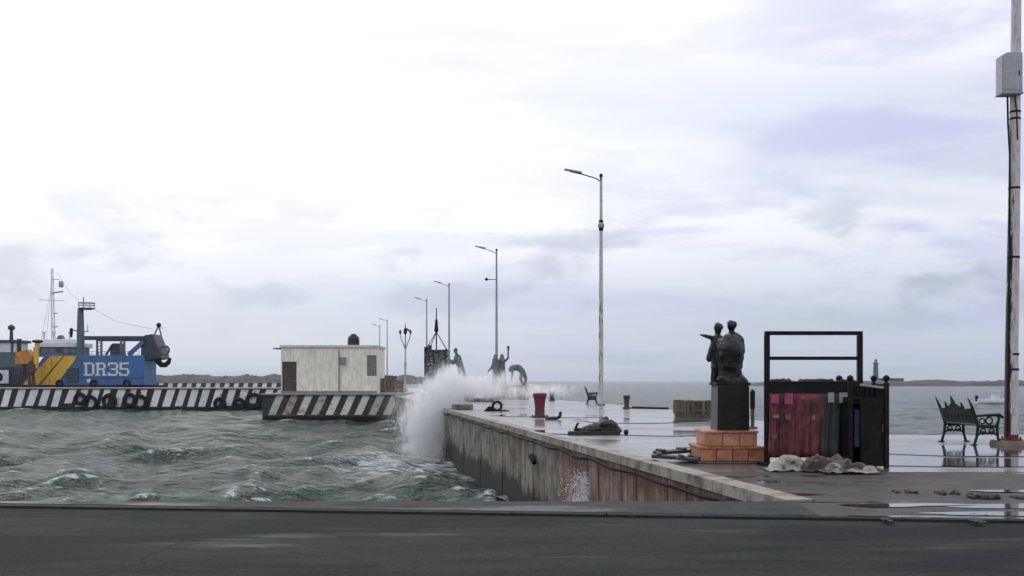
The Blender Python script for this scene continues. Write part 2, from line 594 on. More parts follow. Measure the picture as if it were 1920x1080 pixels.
def peeling_pole(name, amount, left_bias):
    """white paint coming off rusty dark steel, most of it on one side"""
    m = bpy.data.materials.new(name)
    m.use_nodes = True
    t = m.node_tree
    b = t.nodes['Principled BSDF']
    tc = N(t, 'ShaderNodeTexCoord')
    mp = N(t, 'ShaderNodeMapping', Scale=(3.2, 3.2, 0.55))
    L(t, tc, 'Object', mp, 0)
    n = N(t, 'ShaderNodeTexNoise', Scale=2.2, Detail=7, Roughness=0.7)
    L(t, mp, 0, n, 'Vector')
    sp = N(t, 'ShaderNodeSeparateXYZ')
    L(t, tc, 'Object', sp, 0)
    side = math_n(t, 'MULTIPLY', sp.outputs[0], -left_bias)
    v = math_n(t, 'ADD', n.outputs['Fac'], side)
    f = maprange(t, v, 0.62 - amount, 0.66 - amount, 0, 1)
    n2 = N(t, 'ShaderNodeTexNoise', Scale=9.0, Detail=4)
    L(t, mp, 0, n2, 'Vector')
    white = mixrgb(t, maprange(t, n2.outputs['Fac'], 0.4, 0.7, 0, 1), (0.60, 0.60, 0.57), (0.40, 0.38, 0.36))
    rust = mixrgb(t, maprange(t, n2.outputs['Fac'], 0.4, 0.65, 0, 1), (0.022, 0.02, 0.018), (0.075, 0.04, 0.028))
    t.links.new(mixrgb(t, f, white, rust), b.inputs['Base Color'])
    b.inputs['Roughness'].default_value = 0.55
    bp = N(t, 'ShaderNodeBump', Strength=0.5, Distance=0.01)
    bp.invert = True
    t.links.new(f, bp.inputs['Height'])
    L(t, bp, 0, b, 'Normal')
    return m


M['pole_peeling'] = peeling_pole('pole_peeling', 0.035, 1.9)
M['pole_patchy'] = peeling_pole('pole_patchy', 0.06, 0.4)


def wet_ground(name, dry, dry2, wet_rough, dry_rough, scale, lo, hi, wet_dark=0.55, bump=0.25, stretch=(1, 1, 1), fine=22.0):
    """ground with a film of water lying in the low patches"""
    m = bpy.data.materials.new(name)
    m.use_nodes = True
    t = m.node_tree
    b = t.nodes['Principled BSDF']
    tc = N(t, 'ShaderNodeTexCoord')
    mp = N(t, 'ShaderNodeMapping', Scale=stretch)
    L(t, tc, 'Object', mp, 0)
    n = N(t, 'ShaderNodeTexNoise', Scale=scale, Detail=6, Roughness=0.6)
    L(t, mp, 0, n, 'Vector')
    wet = maprange(t, n.outputs['Fac'], lo, hi, 0, 1)
    n2 = N(t, 'ShaderNodeTexNoise', Scale=scale * 4.3, Detail=6, Roughness=0.65)
    L(t, tc, 'Object', n2, 'Vector')
    n3 = N(t, 'ShaderNodeTexNoise', Scale=fine, Detail=4, Roughness=0.7)
    L(t, tc, 'Object', n3, 'Vector')
    c = mixrgb(t, maprange(t, n2.outputs['Fac'], 0.35, 0.68, 0, 1), dry, dry2)
    c = mixrgb(t, 1.0, c, maprange(t, n3.outputs['Fac'], 0.3, 0.7, 0.75, 1.25), 'MULTIPLY')
    c = mixrgb(t, wet, c, mixrgb(t, 1.0, c, (wet_dark, wet_dark, wet_dark), 'MULTIPLY'))
    t.links.new(c, b.inputs['Base Color'])
    t.links.new(maprange(t, wet, 0, 1, dry_rough, wet_rough, False), b.inputs['Roughness'])
    bp = N(t, 'ShaderNodeBump', Distance=0.012)
    t.links.new(maprange(t, wet, 0, 1, bump, bump * 0.12, False), bp.inputs['Strength'])
    L(t, n3, 'Fac', bp, 'Height')
    L(t, bp, 0, b, 'Normal')
    return m


M['deck'] = wet_ground('wet_deck', (0.27, 0.27, 0.255), (0.17, 0.17, 0.16), 0.16, 0.42, 0.32, 0.36, 0.56, 0.6, 0.25, (0.35, 1.0, 1))
M['pavement'] = wet_ground('dirty_pavement', (0.070, 0.064, 0.058), (0.034, 0.030, 0.027), 0.07, 0.66, 0.62, 0.53, 0.60, 0.6, 0.5, (0.4, 1.8, 1))
M['strip'] = wet_ground('quay_edge_strip', (0.055, 0.056, 0.056), (0.028, 0.031, 0.031), 0.4, 0.85, 0.7, 0.52, 0.62, 0.6, 0.35, (0.4, 1.2, 1))


def asphalt():
    m = bpy.data.materials.new('asphalt')
    m.use_nodes = True
    t = m.node_tree
    b = t.nodes['Principled BSDF']
    tc = N(t, 'ShaderNodeTexCoord')

    def nz(scale, st, det=6, ro=0.6, off=(0, 0, 0)):
        mp = N(t, 'ShaderNodeMapping', Scale=st, Location=off)
        L(t, tc, 'Object', mp, 0)
        n = N(t, 'ShaderNodeTexNoise', Scale=scale, Detail=det, Roughness=ro)
        L(t, mp, 0, n, 'Vector')
        return n.outputs['Fac']
    patch = maprange(t, nz(0.5, (0.6, 1.6, 1), 4, 0.5), 0.42, 0.56, 0, 1)
    stain = maprange(t, nz(1.6, (0.5, 2.0, 1), 7, 0.65, (4, 1, 0)), 0.45, 0.7, 0, 1)
    grit = nz(42.0, (1, 1, 1), 6, 0.8)
    c = mixrgb(t, patch, (0.021, 0.022, 0.023), (0.036, 0.035, 0.034))
    c = mixrgb(t, math_n(t, 'MULTIPLY', stain, 0.6), c, (0.013, 0.015, 0.016))
    c = mixrgb(t, 1.0, c, maprange(t, grit, 0.3, 0.7, 0.55, 1.5), 'MULTIPLY')
    # cracks
    mp = N(t, 'ShaderNodeMapping', Scale=(0.55, 0.9, 1))
    L(t, tc, 'Object', mp, 0)
    wn = N(t, 'ShaderNodeTexNoise', Scale=3.0, Detail=4)
    L(t, mp, 0, wn, 'Vector')
    mx = N(t, 'ShaderNodeMix')
    mx.data_type = 'VECTOR'
    mx.inputs[0].default_value = 0.18
    L(t, mp, 0, mx, 4)
    L(t, wn, 'Color', mx, 5)
    vo = N(t, 'ShaderNodeTexVoronoi', Scale=0.8)
    vo.feature = 'DISTANCE_TO_EDGE'
    t.links.new(mx.outputs[1], vo.inputs['Vector'])
    crack = maprange(t, vo.outputs['Distance'], 0.002, 0.008, 1, 0)
    c = mixrgb(t, math_n(t, 'MULTIPLY', crack, 0.3), c, (0.008, 0.008, 0.008))
    t.links.new(c, b.inputs['Base Color'])
    sheen = maprange(t, nz(0.9, (0.35, 1.7, 1), 6, 0.6, (9, 3, 0)), 0.54, 0.68, 0, 1)
    t.links.new(maprange(t, sheen, 0, 1, 0.9, 0.5, False), b.inputs['Roughness'])
    b.inputs['Specular IOR Level'].default_value = 0.13
    bp = N(t, 'ShaderNodeBump', Strength=0.7, Distance=0.01)
    t.links.new(math_n(t, 'SUBTRACT', grit, crack), bp.inputs['Height'])
    L(t, bp, 0, b, 'Normal')
    return m


M['road'] = asphalt()
M['strip'].node_tree.nodes['Principled BSDF'].inputs['Specular IOR Level'].default_value = 0.18
M['pavement'].node_tree.nodes['Principled BSDF'].inputs['Specular IOR Level'].default_value = 0.3
pm = bpy.data.materials.new('puddle_water')
pm.use_nodes = True
_b = pm.node_tree.nodes['Principled BSDF']
_b.inputs['Base Color'].default_value = (0.06, 0.06, 0.058, 1)
_b.inputs['Roughness'].default_value = 0.05
_b.inputs['IOR'].default_value = 1.33
_tc = N(pm.node_tree, 'ShaderNodeTexCoord')
_n = N(pm.node_tree, 'ShaderNodeTexNoise', Scale=5.0, Detail=3)
L(pm.node_tree, _tc, 'Object', _n, 'Vector')
_bp = N(pm.node_tree, 'ShaderNodeBump', Strength=0.10, Distance=0.02)
L(pm.node_tree, _n, 'Fac', _bp, 'Height')
L(pm.node_tree, _bp, 0, _b, 'Normal')
M['puddle'] = pm

# ------------------------------------------------------------------ layout of the pier
SEA_Z = -2.5
EDGE_Y = 11.9


def E(y):          # seaward (left) edge of the pier
    return 3.28 - 0.1675 * (y - 11.9)


def RE(y):         # right edge of the pier
    if y <= 52:
        return 9.3 - (y - 26.5) * (1.7 / 25.5)
    return 7.6 - 0.182 * (y - 52)


PDIR = Vector((-0.1675, 1, 0)).normalized()
PANG = math.atan2(PDIR.y, PDIR.x) - math.pi / 2       # rotation that turns +Y onto the pier direction

# ------------------------------------------------------------------ sea
def build_sea():
    y = [6.0]
    while y[-1] < 6500:
        y.append(y[-1] * 1.0076 + 0.0)
    y = np.array(y)
    u = np.linspace(-1.25, 1.25, 440)
    Y, U = np.meshgrid(y, u, indexing='ij')
    X = U * (Y + 4.0)
    sp = np.maximum(Y * 0.0076, (Y + 4) * (2.5 / 440))
    dx = np.zeros_like(X)
    dy = np.zeros_like(X)
    dz = np.zeros_like(X)
    jac = np.zeros_like(X)
    wind = R(-18)           # waves run from the left across to the pier
    calm = 1 - 0.55 / (1 + np.exp(-(X - RE(60) - 2) / 3.0))     # the lee of the pier is calmer
    lam = np.exp(rng.uniform(np.log(0.7), np.log(9.0), 120))
    for l in lam:
        a = wind + rng.normal(0, 0.6)
        k = 2 * math.pi / l
        amp = 0.0172 * l ** 0.78 * rng.uniform(0.25, 1.3)
        kx, ky = math.cos(a), math.sin(a)
        damp = np.clip((l / sp - 2.2) / 3.0, 0, 1)
        # groups of waves: patchy amplitude
        g = 0.65 + 0.5 * np.sin(X * rng.normal(0, 0.09) + Y * rng.normal(0, 0.06) + rng.uniform(0, 6.28))
        A = amp * damp * g * calm
        ph = k * (kx * X + ky * Y) + rng.uniform(0, 6.28)
        s, c = np.sin(ph), np.cos(ph)
        q = 0.7
        dz += A * c
        dx -= q * A * kx * s
        dy -= q * A * ky * s
        jac += A * k * c
    vis = (Y < 160) & (Y > 25)
    j0, j1 = np.percentile(jac[vis], 95.5), np.percentile(jac[vis], 99.3)
    foam = np.clip((jac - j0) / (j1 - j0), 0, 1) * (dz > 0)
    # churned water along the foot of the pier wall
    dist = E(Y) - X
    wall = np.exp(-np.clip(dist, 0, None) / 1.1) * (dist > -0.5) * (Y < 98) * (Y > 30)
    sprayd = np.exp(-(((X + 5.0) / 3.5) ** 2 + ((Y - 50) / 9.0) ** 2))
    foam = foam + 0.55 * wall * np.clip(0.5 + dz * 3, 0, 1) + 0.9 * sprayd
    co = np.stack([X + dx, Y + dy, SEA_Z + dz], -1).reshape(-1, 3)
    ny, nx = X.shape
    idx = np.arange(ny * nx).reshape(ny, nx)
    q = np.stack([idx[:-1, :-1], idx[:-1, 1:], idx[1:, 1:], idx[1:, :-1]], -1).reshape(-1, 4)
    me = bpy.data.meshes.new('sea')
    me.vertices.add(len(co))
    me.vertices.foreach_set('co', co.astype(np.float32).ravel())
    me.loops.add(q.size)
    me.loops.foreach_set('vertex_index', q.astype(np.int32).ravel())
    me.polygons.add(len(q))
    me.polygons.foreach_set('loop_start', np.arange(0, q.size, 4, dtype=np.int32))
    me.polygons.foreach_set('use_smooth', np.ones(len(q), dtype=bool))
    me.update(calc_edges=True)
    at = me.attributes.new('foam', 'FLOAT', 'POINT')
    at.data.foreach_set('value', foam.astype(np.float32).ravel())
    m = bpy.data.materials.new('sea_water')
    m.use_nodes = True
    t = m.node_tree
    b = t.nodes['Principled BSDF']
    b.inputs['IOR'].default_value = 1.33
    b.inputs['Specular IOR Level'].default_value = 0.16
    tc = N(t, 'ShaderNodeTexCoord')
    n1 = N(t, 'ShaderNodeTexNoise', Scale=0.08, Detail=4)
    L(t, tc, 'Object', n1, 'Vector')
    water = mixrgb(t, maprange(t, n1.outputs['Fac'], 0.35, 0.65, 0, 1), (0.030, 0.056, 0.044), (0.050, 0.074, 0.064))
    at_n = N(t, 'ShaderNodeAttribute', _attribute_name='foam')
    mpf = N(t, 'ShaderNodeMapping', Scale=(0.55, 1.5, 1), Rotation=(0, 0, -0.3))
    L(t, tc, 'Object', mpf, 0)
    n2 = N(t, 'ShaderNodeTexNoise', Scale=2.4, Detail=8, Roughness=0.75)
    L(t, mpf, 0, n2, 'Vector')
    lace = maprange(t, n2.outputs['Fac'], 0.40, 0.66, 0.0, 1.25)
    f = maprange(t, math_n(t, 'MULTIPLY', at_n.outputs['Fac'], lace), 0.12, 0.6, 0, 1)
    t.links.new(mixrgb(t, math_n(t, 'MULTIPLY', f, 0.85), water, (0.62, 0.66, 0.66)), b.inputs['Base Color'])
    t.links.new(maprange(t, f, 0, 1, 0.16, 0.7), b.inputs['Roughness'])
    # ripples; fine relief is carried by the material beyond the built waves
    mp = N(t, 'ShaderNodeMapping', Scale=(1.0, 1.6, 1))
    L(t, tc, 'Object', mp, 0)
    w1 = N(t, 'ShaderNodeTexNoise', Scale=1.4, Detail=6, Roughness=0.62)
    L(t, mp, 0, w1, 'Vector')
    bp = N(t, 'ShaderNodeBump', Strength=0.8, Distance=0.4)
    L(t, w1, 'Fac', bp, 'Height')
    w2 = N(t, 'ShaderNodeTexNoise', Scale=0.22, Detail=5, Roughness=0.6)
    L(t, mp, 0, w2, 'Vector')
    bp2 = N(t, 'ShaderNodeBump', Strength=0.8, Distance=2.2)
    L(t, w2, 'Fac', bp2, 'Height')
    L(t, bp, 0, bp2, 'Normal')
    L(t, bp2, 0, b, 'Normal')
    me.materials.append(m)
    o = bpy.data.objects.new('sea', me)
    COL.objects.link(o)
    o['kind'] = 'structure'
    return o


build_sea()

# ------------------------------------------------------------------ near ground: road, kerb, quay
def KERB(x):       # picture: the kerb comes nearer towards the right
    return 11.0 - 0.115 * x if x < 9 else 9.965


road = MB().box(-60, 60, -30, 12.2, -0.75, -0.15).build('road', M['road'])
# the road block stops short of the quay front on the water side
road.data.clear_geometry()
_rb = MB().slab([(-60, -30), (60, -30), (60, KERB(60) + 0.1), (9, KERB(9) + 0.1), (-7, KERB(-7) + 0.05), (-60, KERB(-7) + 0.05)], -0.75, -0.03)
_me = _rb.mesh('road')
_me.materials.append(M['road'])
road.data = _me
road['kind'] = 'structure'

# quay edge strip left of the pier (top at 0), and the pavement to the right of it
qs = MB().slab([(-60, KERB(-7) + 0.05), (-7, KERB(-7) + 0.05), (3.2, KERB(3.2)), (3.28, EDGE_Y), (-60, EDGE_Y)], -4.2, 0.0).build('quay', M['strip'])
qs['kind'] = 'structure'
pv = MB().slab([(3.2, KERB(3.2)), (9, KERB(9)), (60, KERB(60)), (60, 15.72), (E(15.72) + 0.26, 15.72), (E(11.9) + 0.26, 11.9), (3.28, 11.9)], -4.2, -0.002).build('pavement', M['pavement'])
pv['kind'] = 'structure'

# kerb stones along the road
kerb = thing('kerb', None, None, (0, 0, 0))
kerb['kind'] = 'structure'
kx = -24.0
ksm = MB().box(-0.497, 0.497, -0.08, 0.08, -0.5, 0.02).mesh('kerb_stone')
ksm.materials.append(mk('kerb_concrete', (0.038, 0.041, 0.041), 0.7, (0.026, 0.029, 0.028), 3, bump=0.4, rand=0.08, spec=0.05))
while kx < 20:
    y0, y1 = (KERB(max(kx, -7)), KERB(max(kx + 1, -7)))
    drop = -0.024
    piece('kerb_stone', ksm, None, kerb, (kx + 0.5, (y0 + y1) / 2 - 0.06, drop), (0, 0, math.atan2(y1 - y0, 1)))
    kx += 1.0

# puddles: thin irregular water sheets
PUD = [0]


def puddle(cx, cy, rx, ry, seed, z=0.003):
    PUD[0] += 1
    z = 0.003 + 0.0012 * PUD[0]
    rr = random.Random(seed)
    ph = [rr.uniform(0, 6.28) for _ in range(6)]
    pts = []
    for k in range(64):
        a = 2 * math.pi * k / 64
        w = 1 + sum(0.22 / (i + 1) * math.sin((i + 2) * a + ph[i]) for i in range(6))
        pts.append((cx + rx * w * math.cos(a), cy + ry * w * math.sin(a)))
    me = bpy.data.meshes.new('puddle')
    me.from_pydata([(x, y, z) for x, y in pts], [], [tuple(range(64))])
    me.materials.append(M['puddle'])
    o = bpy.data.objects.new('puddle', me)
    COL.objects.link(o)
    o['kind'] = 'structure'


puddle(6.4, 11.45, 1.25, 0.34, 3)
puddle(5.2, 10.75, 0.9, 0.16, 5)
puddle(8.6, 11.5, 1.0, 0.3, 8)
puddle(4.4, 11.5, 0.7, 0.15, 31)
puddle(6.9, 10.8, 0.6, 0.12, 33)
puddle(6.6, 12.9, 0.7, 0.18, 12)
puddle(9.4, 17.6, 3.2, 1.25, 21, 0.004)
puddle(10.4, 20.6, 3.4, 1.5, 22, 0.004)
puddle(6.0, 21.5, 2.4, 1.2, 24, 0.004)
puddle(3.2, 27.5, 2.2, 1.6, 25, 0.004)
puddle(4.4, 36.0, 2.8, 1.8, 26, 0.004)
puddle(1.5, 41.0, 2.4, 1.8, 27, 0.004)

# ------------------------------------------------------------------ pier
pier = thing('pier', 'long wet concrete pier with rust streaked wall running out into the sea', 'pier', (3.28, 11.9, 0))
PO = Vector((3.28, 11.9, 0))


def P(x, y, z=0.0):
    return (x - PO.x, y - PO.y, z - PO.z)


deck = MB().slab([P(x, y)[:2] for x, y in (
    [(E(15.72) + 0.26, 15.72), (60, 15.72), (60, 26.5), (9.3, 26.5), (7.6, 52), (RE(98), 98), (RE(240), 240), (E(240) + .26, 240), (E(98) + .26, 98)])],
    -4.2, 0.0).build('deck', M['deck'], pier)
# lower core under the coping, dark and wet
core = MB().slab([P(x, y)[:2] for x, y in [(E(11.9) + 0.16, 11.92), (E(11.9) + 0.25, 11.92), (E(240) + 0.25, 240), (E(240) + 0.16, 240)]], -4.4, -0.16).build('wall_core', M['wall_dark'], pier)
# coping slabs
seg = 2.4
cm = MB().box(-0.07, 0.26, 0.012, seg - 0.012, -0.15, 0.012).mesh('coping_slab')
cm.materials.append(M['coping'])
yy = 11.95
cy = 1 / math.sqrt(1 + 0.1675 ** 2)
while yy < 150:
    piece('coping_slab', cm, None, pier, P(E(yy), yy, random.uniform(-0.006, 0.006)), (0, random.uniform(-.006, .006), PANG))
    yy += seg * cy
# wall panels: narrow rust-streaked ones near the quay, wide grey ones beyond
pm1 = [MB().box(-0.01 - 0.008 * k, 0.2, 0.008, 0.885, -3.4, -0.16).mesh('wall_panel') for k in range(3)]
for me in pm1:
    me.materials.append(M['wall_rust'])
pm2 = [MB().box(0.0 - 0.008 * k, 0.2, 0.008, 1.79, -3.4, -0.16).mesh('wall_panel') for k in range(3)]
for me in pm2:
    me.materials.append(M['wall_grey'])
yy = 12.0
i = 0
while yy < 98:
    if yy < 24:
        piece('wall_panel', pm1[(i * 7) % 3], None, pier, P(E(yy), yy), (0, 0, PANG))
        yy += 0.9 * cy
    else:
        piece('wall_panel', pm2[(i * 5) % 3], None, pier, P(E(yy), yy), (0, 0, PANG))
        yy += 1.8 * cy
    i += 1
# dark service pipe sagging under the coping
pts = []
yy = 12.2
while yy < 97:
    pts.append(P(E(yy) - 0.10, yy, -0.21 - 0.05 * abs(math.sin(yy * 0.9)) - 0.02 * math.sin(yy * 2.3)))
    yy += 0.6
MB().tube(pts, 0.032, 8).build('service_pipe', M['rubber'], pier)
# rubber fender block and its bracket on the grey part of the wall
yf = 27.6
MB().tube([P(E(yf) - 0.05, yf - 0.35, -0.78), P(E(yf) - 0.13, yf - 0.2, -0.66), P(E(yf) - 0.15, yf, -0.62), P(E(yf) - 0.13, yf + 0.3, -0.66), P(E(yf) - 0.05, yf + 0.5, -0.78)], 0.07, 8).build('mooring_bracket', M['rubber'], pier)

# far landing with the white hut, and the long striped wharf
def lean_stripe(w, h, lean):
    return MB().prism([(0, 0), (w, 0), (w + lean, h), (lean, h)], -0.03, 0.0)


DW = 98.0
sw = DW / F
landing = thing('landing_wharf', 'short stained wharf with worn brown and grey slanting stripes under the white hut', 'wharf', (X_(490, DW), DW, SEA_Z))
xw = X_(752, DW) - X_(490, DW)
ztop = Z_(738, DW) - SEA_Z
MB().box(0, xw, 0.35, 14, -1.6, ztop - 0.16).build('wharf_wall', M['wharf_olive'], landing)
MB().box(-0.15, xw, 0.1, 14.0, ztop - 0.158, ztop).build('deck', M['concrete'], landing, 0.03)
MB().box(0.1, xw, 0.0, 0.34, 0.0, 0.5).build('fender_beam', M['rubber'], landing, 0.08)
ps = lean_stripe(0.72, ztop - 0.78, 0.85).mesh('painted_stripe')
ps.materials.append(M['stripe_worn'])
ps2 = lean_stripe(0.72, ztop - 0.78, 0.85).mesh('painted_stripe')
ps2.materials.append(M['stripe_rust'])
for k in range(9):
    piece('painted_stripe', ps2 if k == 1 else ps, None, landing, (0.55 + k * 1.38, 0.345, 0.62))
DL = 134.0
sl = DL / F
wharf = thing('striped_wharf', 'long low wharf with bold black and white slanting stripes in front of blue boat', 'wharf', (X_(-260, DL), DL, SEA_Z))
xl = X_(560, DL) - X_(-260, DL)
zt = Z_(727, DL) - SEA_Z
MB().box(0, xl, 0.35, 9, -1.6, zt - 0.2).build('wharf_wall', M['wharf_black'], wharf)
MB().box(-0.1, xl + 0.1, 0.12, 9.2, zt - 0.198, zt).build('deck', M['concrete'], wharf, 0.03)
MB().box(0.0, xl, -0.1, 0.34, -0.2, 0.42).build('fender_beam', M['rubber'], wharf, 0.1)
ps = lean_stripe(0.86, zt - 0.72, 0.62).mesh('painted_stripe')
ps.materials.append(M['stripe_white'])
ps_s = lean_stripe(0.86, 0.75, 0.2).mesh('painted_stripe')
ps_s.materials.append(M['stripe_white'])
xk = 0.3
k = 0
while xk < xl - 2:
    pxk = 960 + (wharf.location.x + xk) / DL * F
    if 255 < pxk < 275 or 6 < pxk < 22:
        piece('painted_stripe', ps_s, None, wharf, (xk + 0.3, 0.345, zt - 1.05))
    else:
        cut = random.choice((1, 1, 1, .97, .94, .8))
        piece('painted_stripe', ps, None, wharf, (xk + random.uniform(-.1, .1) + (1 - cut) * .5, 0.345, 0.5 + (1 - cut) * (zt - .72)), (0, 0, 0), (random.uniform(0.95, 1.22), 1, cut))
    xk += 1.62
    k += 1
# old tyres hung against the long wharf
tyre_px = [(150, 748, 'leftmost black tyre on striped wharf, below left of the boat letter D'),
           (168, 756, 'low black tyre on striped wharf directly below the boat letter D'),
           (205, 752, 'single black tyre on striped wharf below the boat digit 3'),
           (243, 750, 'black tyre on striped wharf just past the boat digit 5'),
           (262, 754, 'black tyre on striped wharf below the bow end of the blue boat'),
           (412, 757, 'left one of three black tyres on striped wharf near the landing'),
           (448, 758, 'middle one of three black tyres on striped wharf near the landing'),
           (476, 752, 'right one of three black tyres, on striped wharf against the landing')]
for px, py, lab in tyre_px:
    t = thing('tyre_fender', lab, 'tyre', (X_(px, DL - .05), DL - 0.05, Z_(py, DL)), 0, 'tyres hung on the striped wharf')
    rr = random.uniform(0.6, 0.85)
    MB().torus((0, 0, 0), rr, 0.26, 'y').build('tyre', M['rubber'], t)
    MB().tube([(0, 0.05, rr), (0.05, 0.3, 1.35)], 0.05, 6).build('rope', M['wharf_olive'], t)

# a distant quay with the same paint
DQ = 500.0
fq = thing('distant_quay', 'distant low quay with small black and white stripes across the basin', 'quay', (X_(285, DQ), DQ, SEA_Z))
xq = X_(545, DQ) - X_(285, DQ)
MB().box(0, xq, 0.3, 20, -1, 2.9).build('quay_wall', M['wharf_black'], fq)
MB().box(-0.3, xq, 0.0, 20.3, 2.902, 3.2).build('deck', M['concrete'], fq)
ps = lean_stripe(2.2, 2.0, 0.4).mesh('painted_stripe')
ps.materials.append(M['stripe_white'])
for k in range(14):
    piece('painted_stripe', ps, None, fq, (3 + k * 4.6, 0.295, 0.75))

# ------------------------------------------------------------------ distant land
def shore(name, x0, x1, y0, depth, hts, mat, seed, z0=SEA_Z - 0.5, n=420, rows=9, hard=1.0):
    """rolling strip of land with a ragged scrub skyline"""
    vs, fs = [], []
    for i in range(n + 1):
        f = i / n
        x = x0 + (x1 - x0) * f
        g = f * (len(hts) - 1)
        a = int(min(g, len(hts) - 2))
        h = hts[a] + (hts[a + 1] - hts[a]) * (g - a)
        for j in range(rows + 1):
            q = j / rows
            prof = min(1.0, q * 4) ** 0.6
            w = 0.78 + 0.35 * mnoise.fractal(Vector((x * 0.035, q * 3.0, seed)), 0.7, 2.0, 5)
            w += hard * 0.16 * mnoise.noise(Vector((x * 0.25, q * 9, seed + 5)))
            vs.append((x, y0 + depth * q, z0 + (h + 0.5) * prof * w))
    for i in range(n):
        for j in range(rows):
            a = i * (rows + 1) + j
            fs.append((a, a + rows + 1, a + rows + 2, a + 1))
    me = bpy.data.meshes.new(name)
    me.from_pydata(vs, [], fs)
    me.materials.append(mat)
    o = bpy.data.objects.new(name, me)
    COL.objects.link(o)
    o['kind'] = 'structure'
    return o


shore('far_shore', X_(-700, 1200), X_(905, 1200), 1200, 120, (12, 13, 14, 13.5, 13.5, 13, 12.5, 12.5, 12, 12, 11, 10, 3), M['shore'], 2.0)
shore('breakwater', X_(1385, 760), X_(2600, 760), 760, 60, (0.5, 3.4, 4.2, 4.6, 4.2, 4.4, 4.6, 3.8, 3.6, 3.4, 3.4, 3.2, 3.4, 3.2), M['shore_right'], 9.0)

DH = 820.0
lh = thing('lighthouse', 'tall grey green lighthouse on the low breakwater at the right', 'lighthouse', (X_(1642, DH), DH, SEA_Z + 2))
hb = Z_(712, DH) - SEA_Z - 2
ht = Z_(672, DH) - SEA_Z - 2
MB().lathe([(3.0, 0), (2.9, hb), (2.2, hb + 0.3), (1.7, ht - 4.6), (1.9, ht - 4.4)], 16).build('tower', M['far_teal'], lh)
MB().lathe([(2.5, ht - 4.4), (2.6, ht - 3.8), (2.6, ht - 3.6), (1.3, ht - 3.59)], 16).build('gallery', M['far_teal'], lh)
MB().lathe([(1.2, ht - 3.6), (1.2, ht - 1.7), (1.5, ht - 1.6), (0.5, ht - 0.5), (0.12, ht - 0.3), (0.1, ht + 1)], 12).build('lantern', M['far_building'], lh)
for k in range(3):
    MB().box(-0.4, 0.4, -2.35 + k * .15, -1.6, hb + 2 + 4 * k, hb + 3.2 + 4 * k).build('window', M['dark_door'], lh)
fb = thing('harbour_building', 'long low grey harbour building beside the lighthouse', 'building', (X_(1652, DH), DH + 4, SEA_Z + 1.5))
w = X_(1698, DH) - X_(1652, DH)
MB().box(0, w, 0, 10, 0, Z_(711, DH) - SEA_Z - 1.5).build('wall', M['far_building'], fb)
MB().box(-0.5, w + 0.5, -0.6, 10.6, Z_(711, DH) - SEA_Z - 1.5, Z_(709, DH) - SEA_Z - 1.5).build('roof', M['far_teal'], fb)
for k in range(5):
    MB().box(1.2 + k * 3.9, 3.4 + k * 3.9, -0.12, 0.05, 2.2, 3.8).build('window', M['dark_door'], fb)

# ------------------------------------------------------------------ white hut on the landing
DB = 101.0
sb = DB / F
zl = Z_(738, DW)
hut = thing('harbour_hut', 'flat roofed cream white hut with dark door on the landing', 'building', (X_(527, DB), DB, zl))
bw = (707 - 527) * sb
bh = Z_(652, DB) - zl


def hx(px):
    return (px - 527) * sb


def hz(py):
    return Z_(py, DB) - zl


# walls with real openings for the door and window
op = [(hx(529), hx(556), 0.10, hz(678)), (hx(688), hx(706), hz(705), hz(666))]
wb = MB()
wb.box(0, hx(529), 0, 0.2, 0, bh)
wb.box(hx(529), hx(556), 0, 0.2, hz(678), bh)
wb.box(hx(556), hx(688), 0, 0.2, 0, bh)
wb.box(hx(688), hx(706), 0, 0.2, hz(666), bh)
wb.box(hx(688), hx(706), 0, 0.2, 0, hz(705))
wb.box(hx(706), bw, 0, 0.2, 0, bh)
wb.box(0, 0.2, 0.2, 6, 0, bh)
wb.box(bw - 0.2, bw, 0.2, 6, 0, bh)
wb.box(0.2, bw - 0.2, 5.8, 6, 0, bh)
wb.build('wall', M['stucco'], hut)
MB().box(-0.12, bw + 0.12, -0.14, 6.14, bh + 0.002, bh + 0.26).build('roof', M['stucco_white'], hut, 0.03)
MB().box(-0.85, -0.05, 0.2, 2.2, bh - 0.12, bh + 0.0).build('canopy', M['concrete'], hut, 0.02)
dr = MB().box(hx(529) + .06, hx(556) - .06, 0.1, 0.15, 0.1, hz(678) - .06).build('door', M['dark_door'], hut)
fr = MB()
fr.box(hx(529), hx(529) + .06, .06, .19, 0.0, hz(678))
fr.box(hx(556) - .06, hx(556), .06, .19, 0.0, hz(678))
fr.box(hx(529) + .06, hx(556) - .06, .06, .19, hz(678) - .06, hz(678))
fr.build('door_frame', M['brown_iron'], hut)
MB().sphere((hx(553), 0.07, 1.2), 0.05, 10, 6).build('handle', M['box_grey'], hut)
wn = MB().box(hx(688) + .05, hx(706) - .05, 0.12, 0.15, hz(705) + .05, hz(666) - .05).build('window', M['grey_glass'], hut)
fw = MB()
for x in (hx(688), hx(697) - .03, hx(706) - .06):
    fw.box(x, x + .06, .08, .18, hz(705), hz(666))
fw.box(hx(688), hx(706), .085, .175, hz(705), hz(705) + .05).box(hx(688), hx(706), .085, .175, hz(666) - .05, hz(666))
fw.build('window_frame', M['concrete'], hut)
MB().tube([(hx(636), -0.07, 0.0), (hx(636), -0.07, hz(655))], 0.06, 8).build('downpipe', M['concrete'], hut)
MB().box(hx(638), hx(649), -0.22, -0.005, hz(683), hz(670)).build('meter_box', M['concrete'], hut, 0.02)
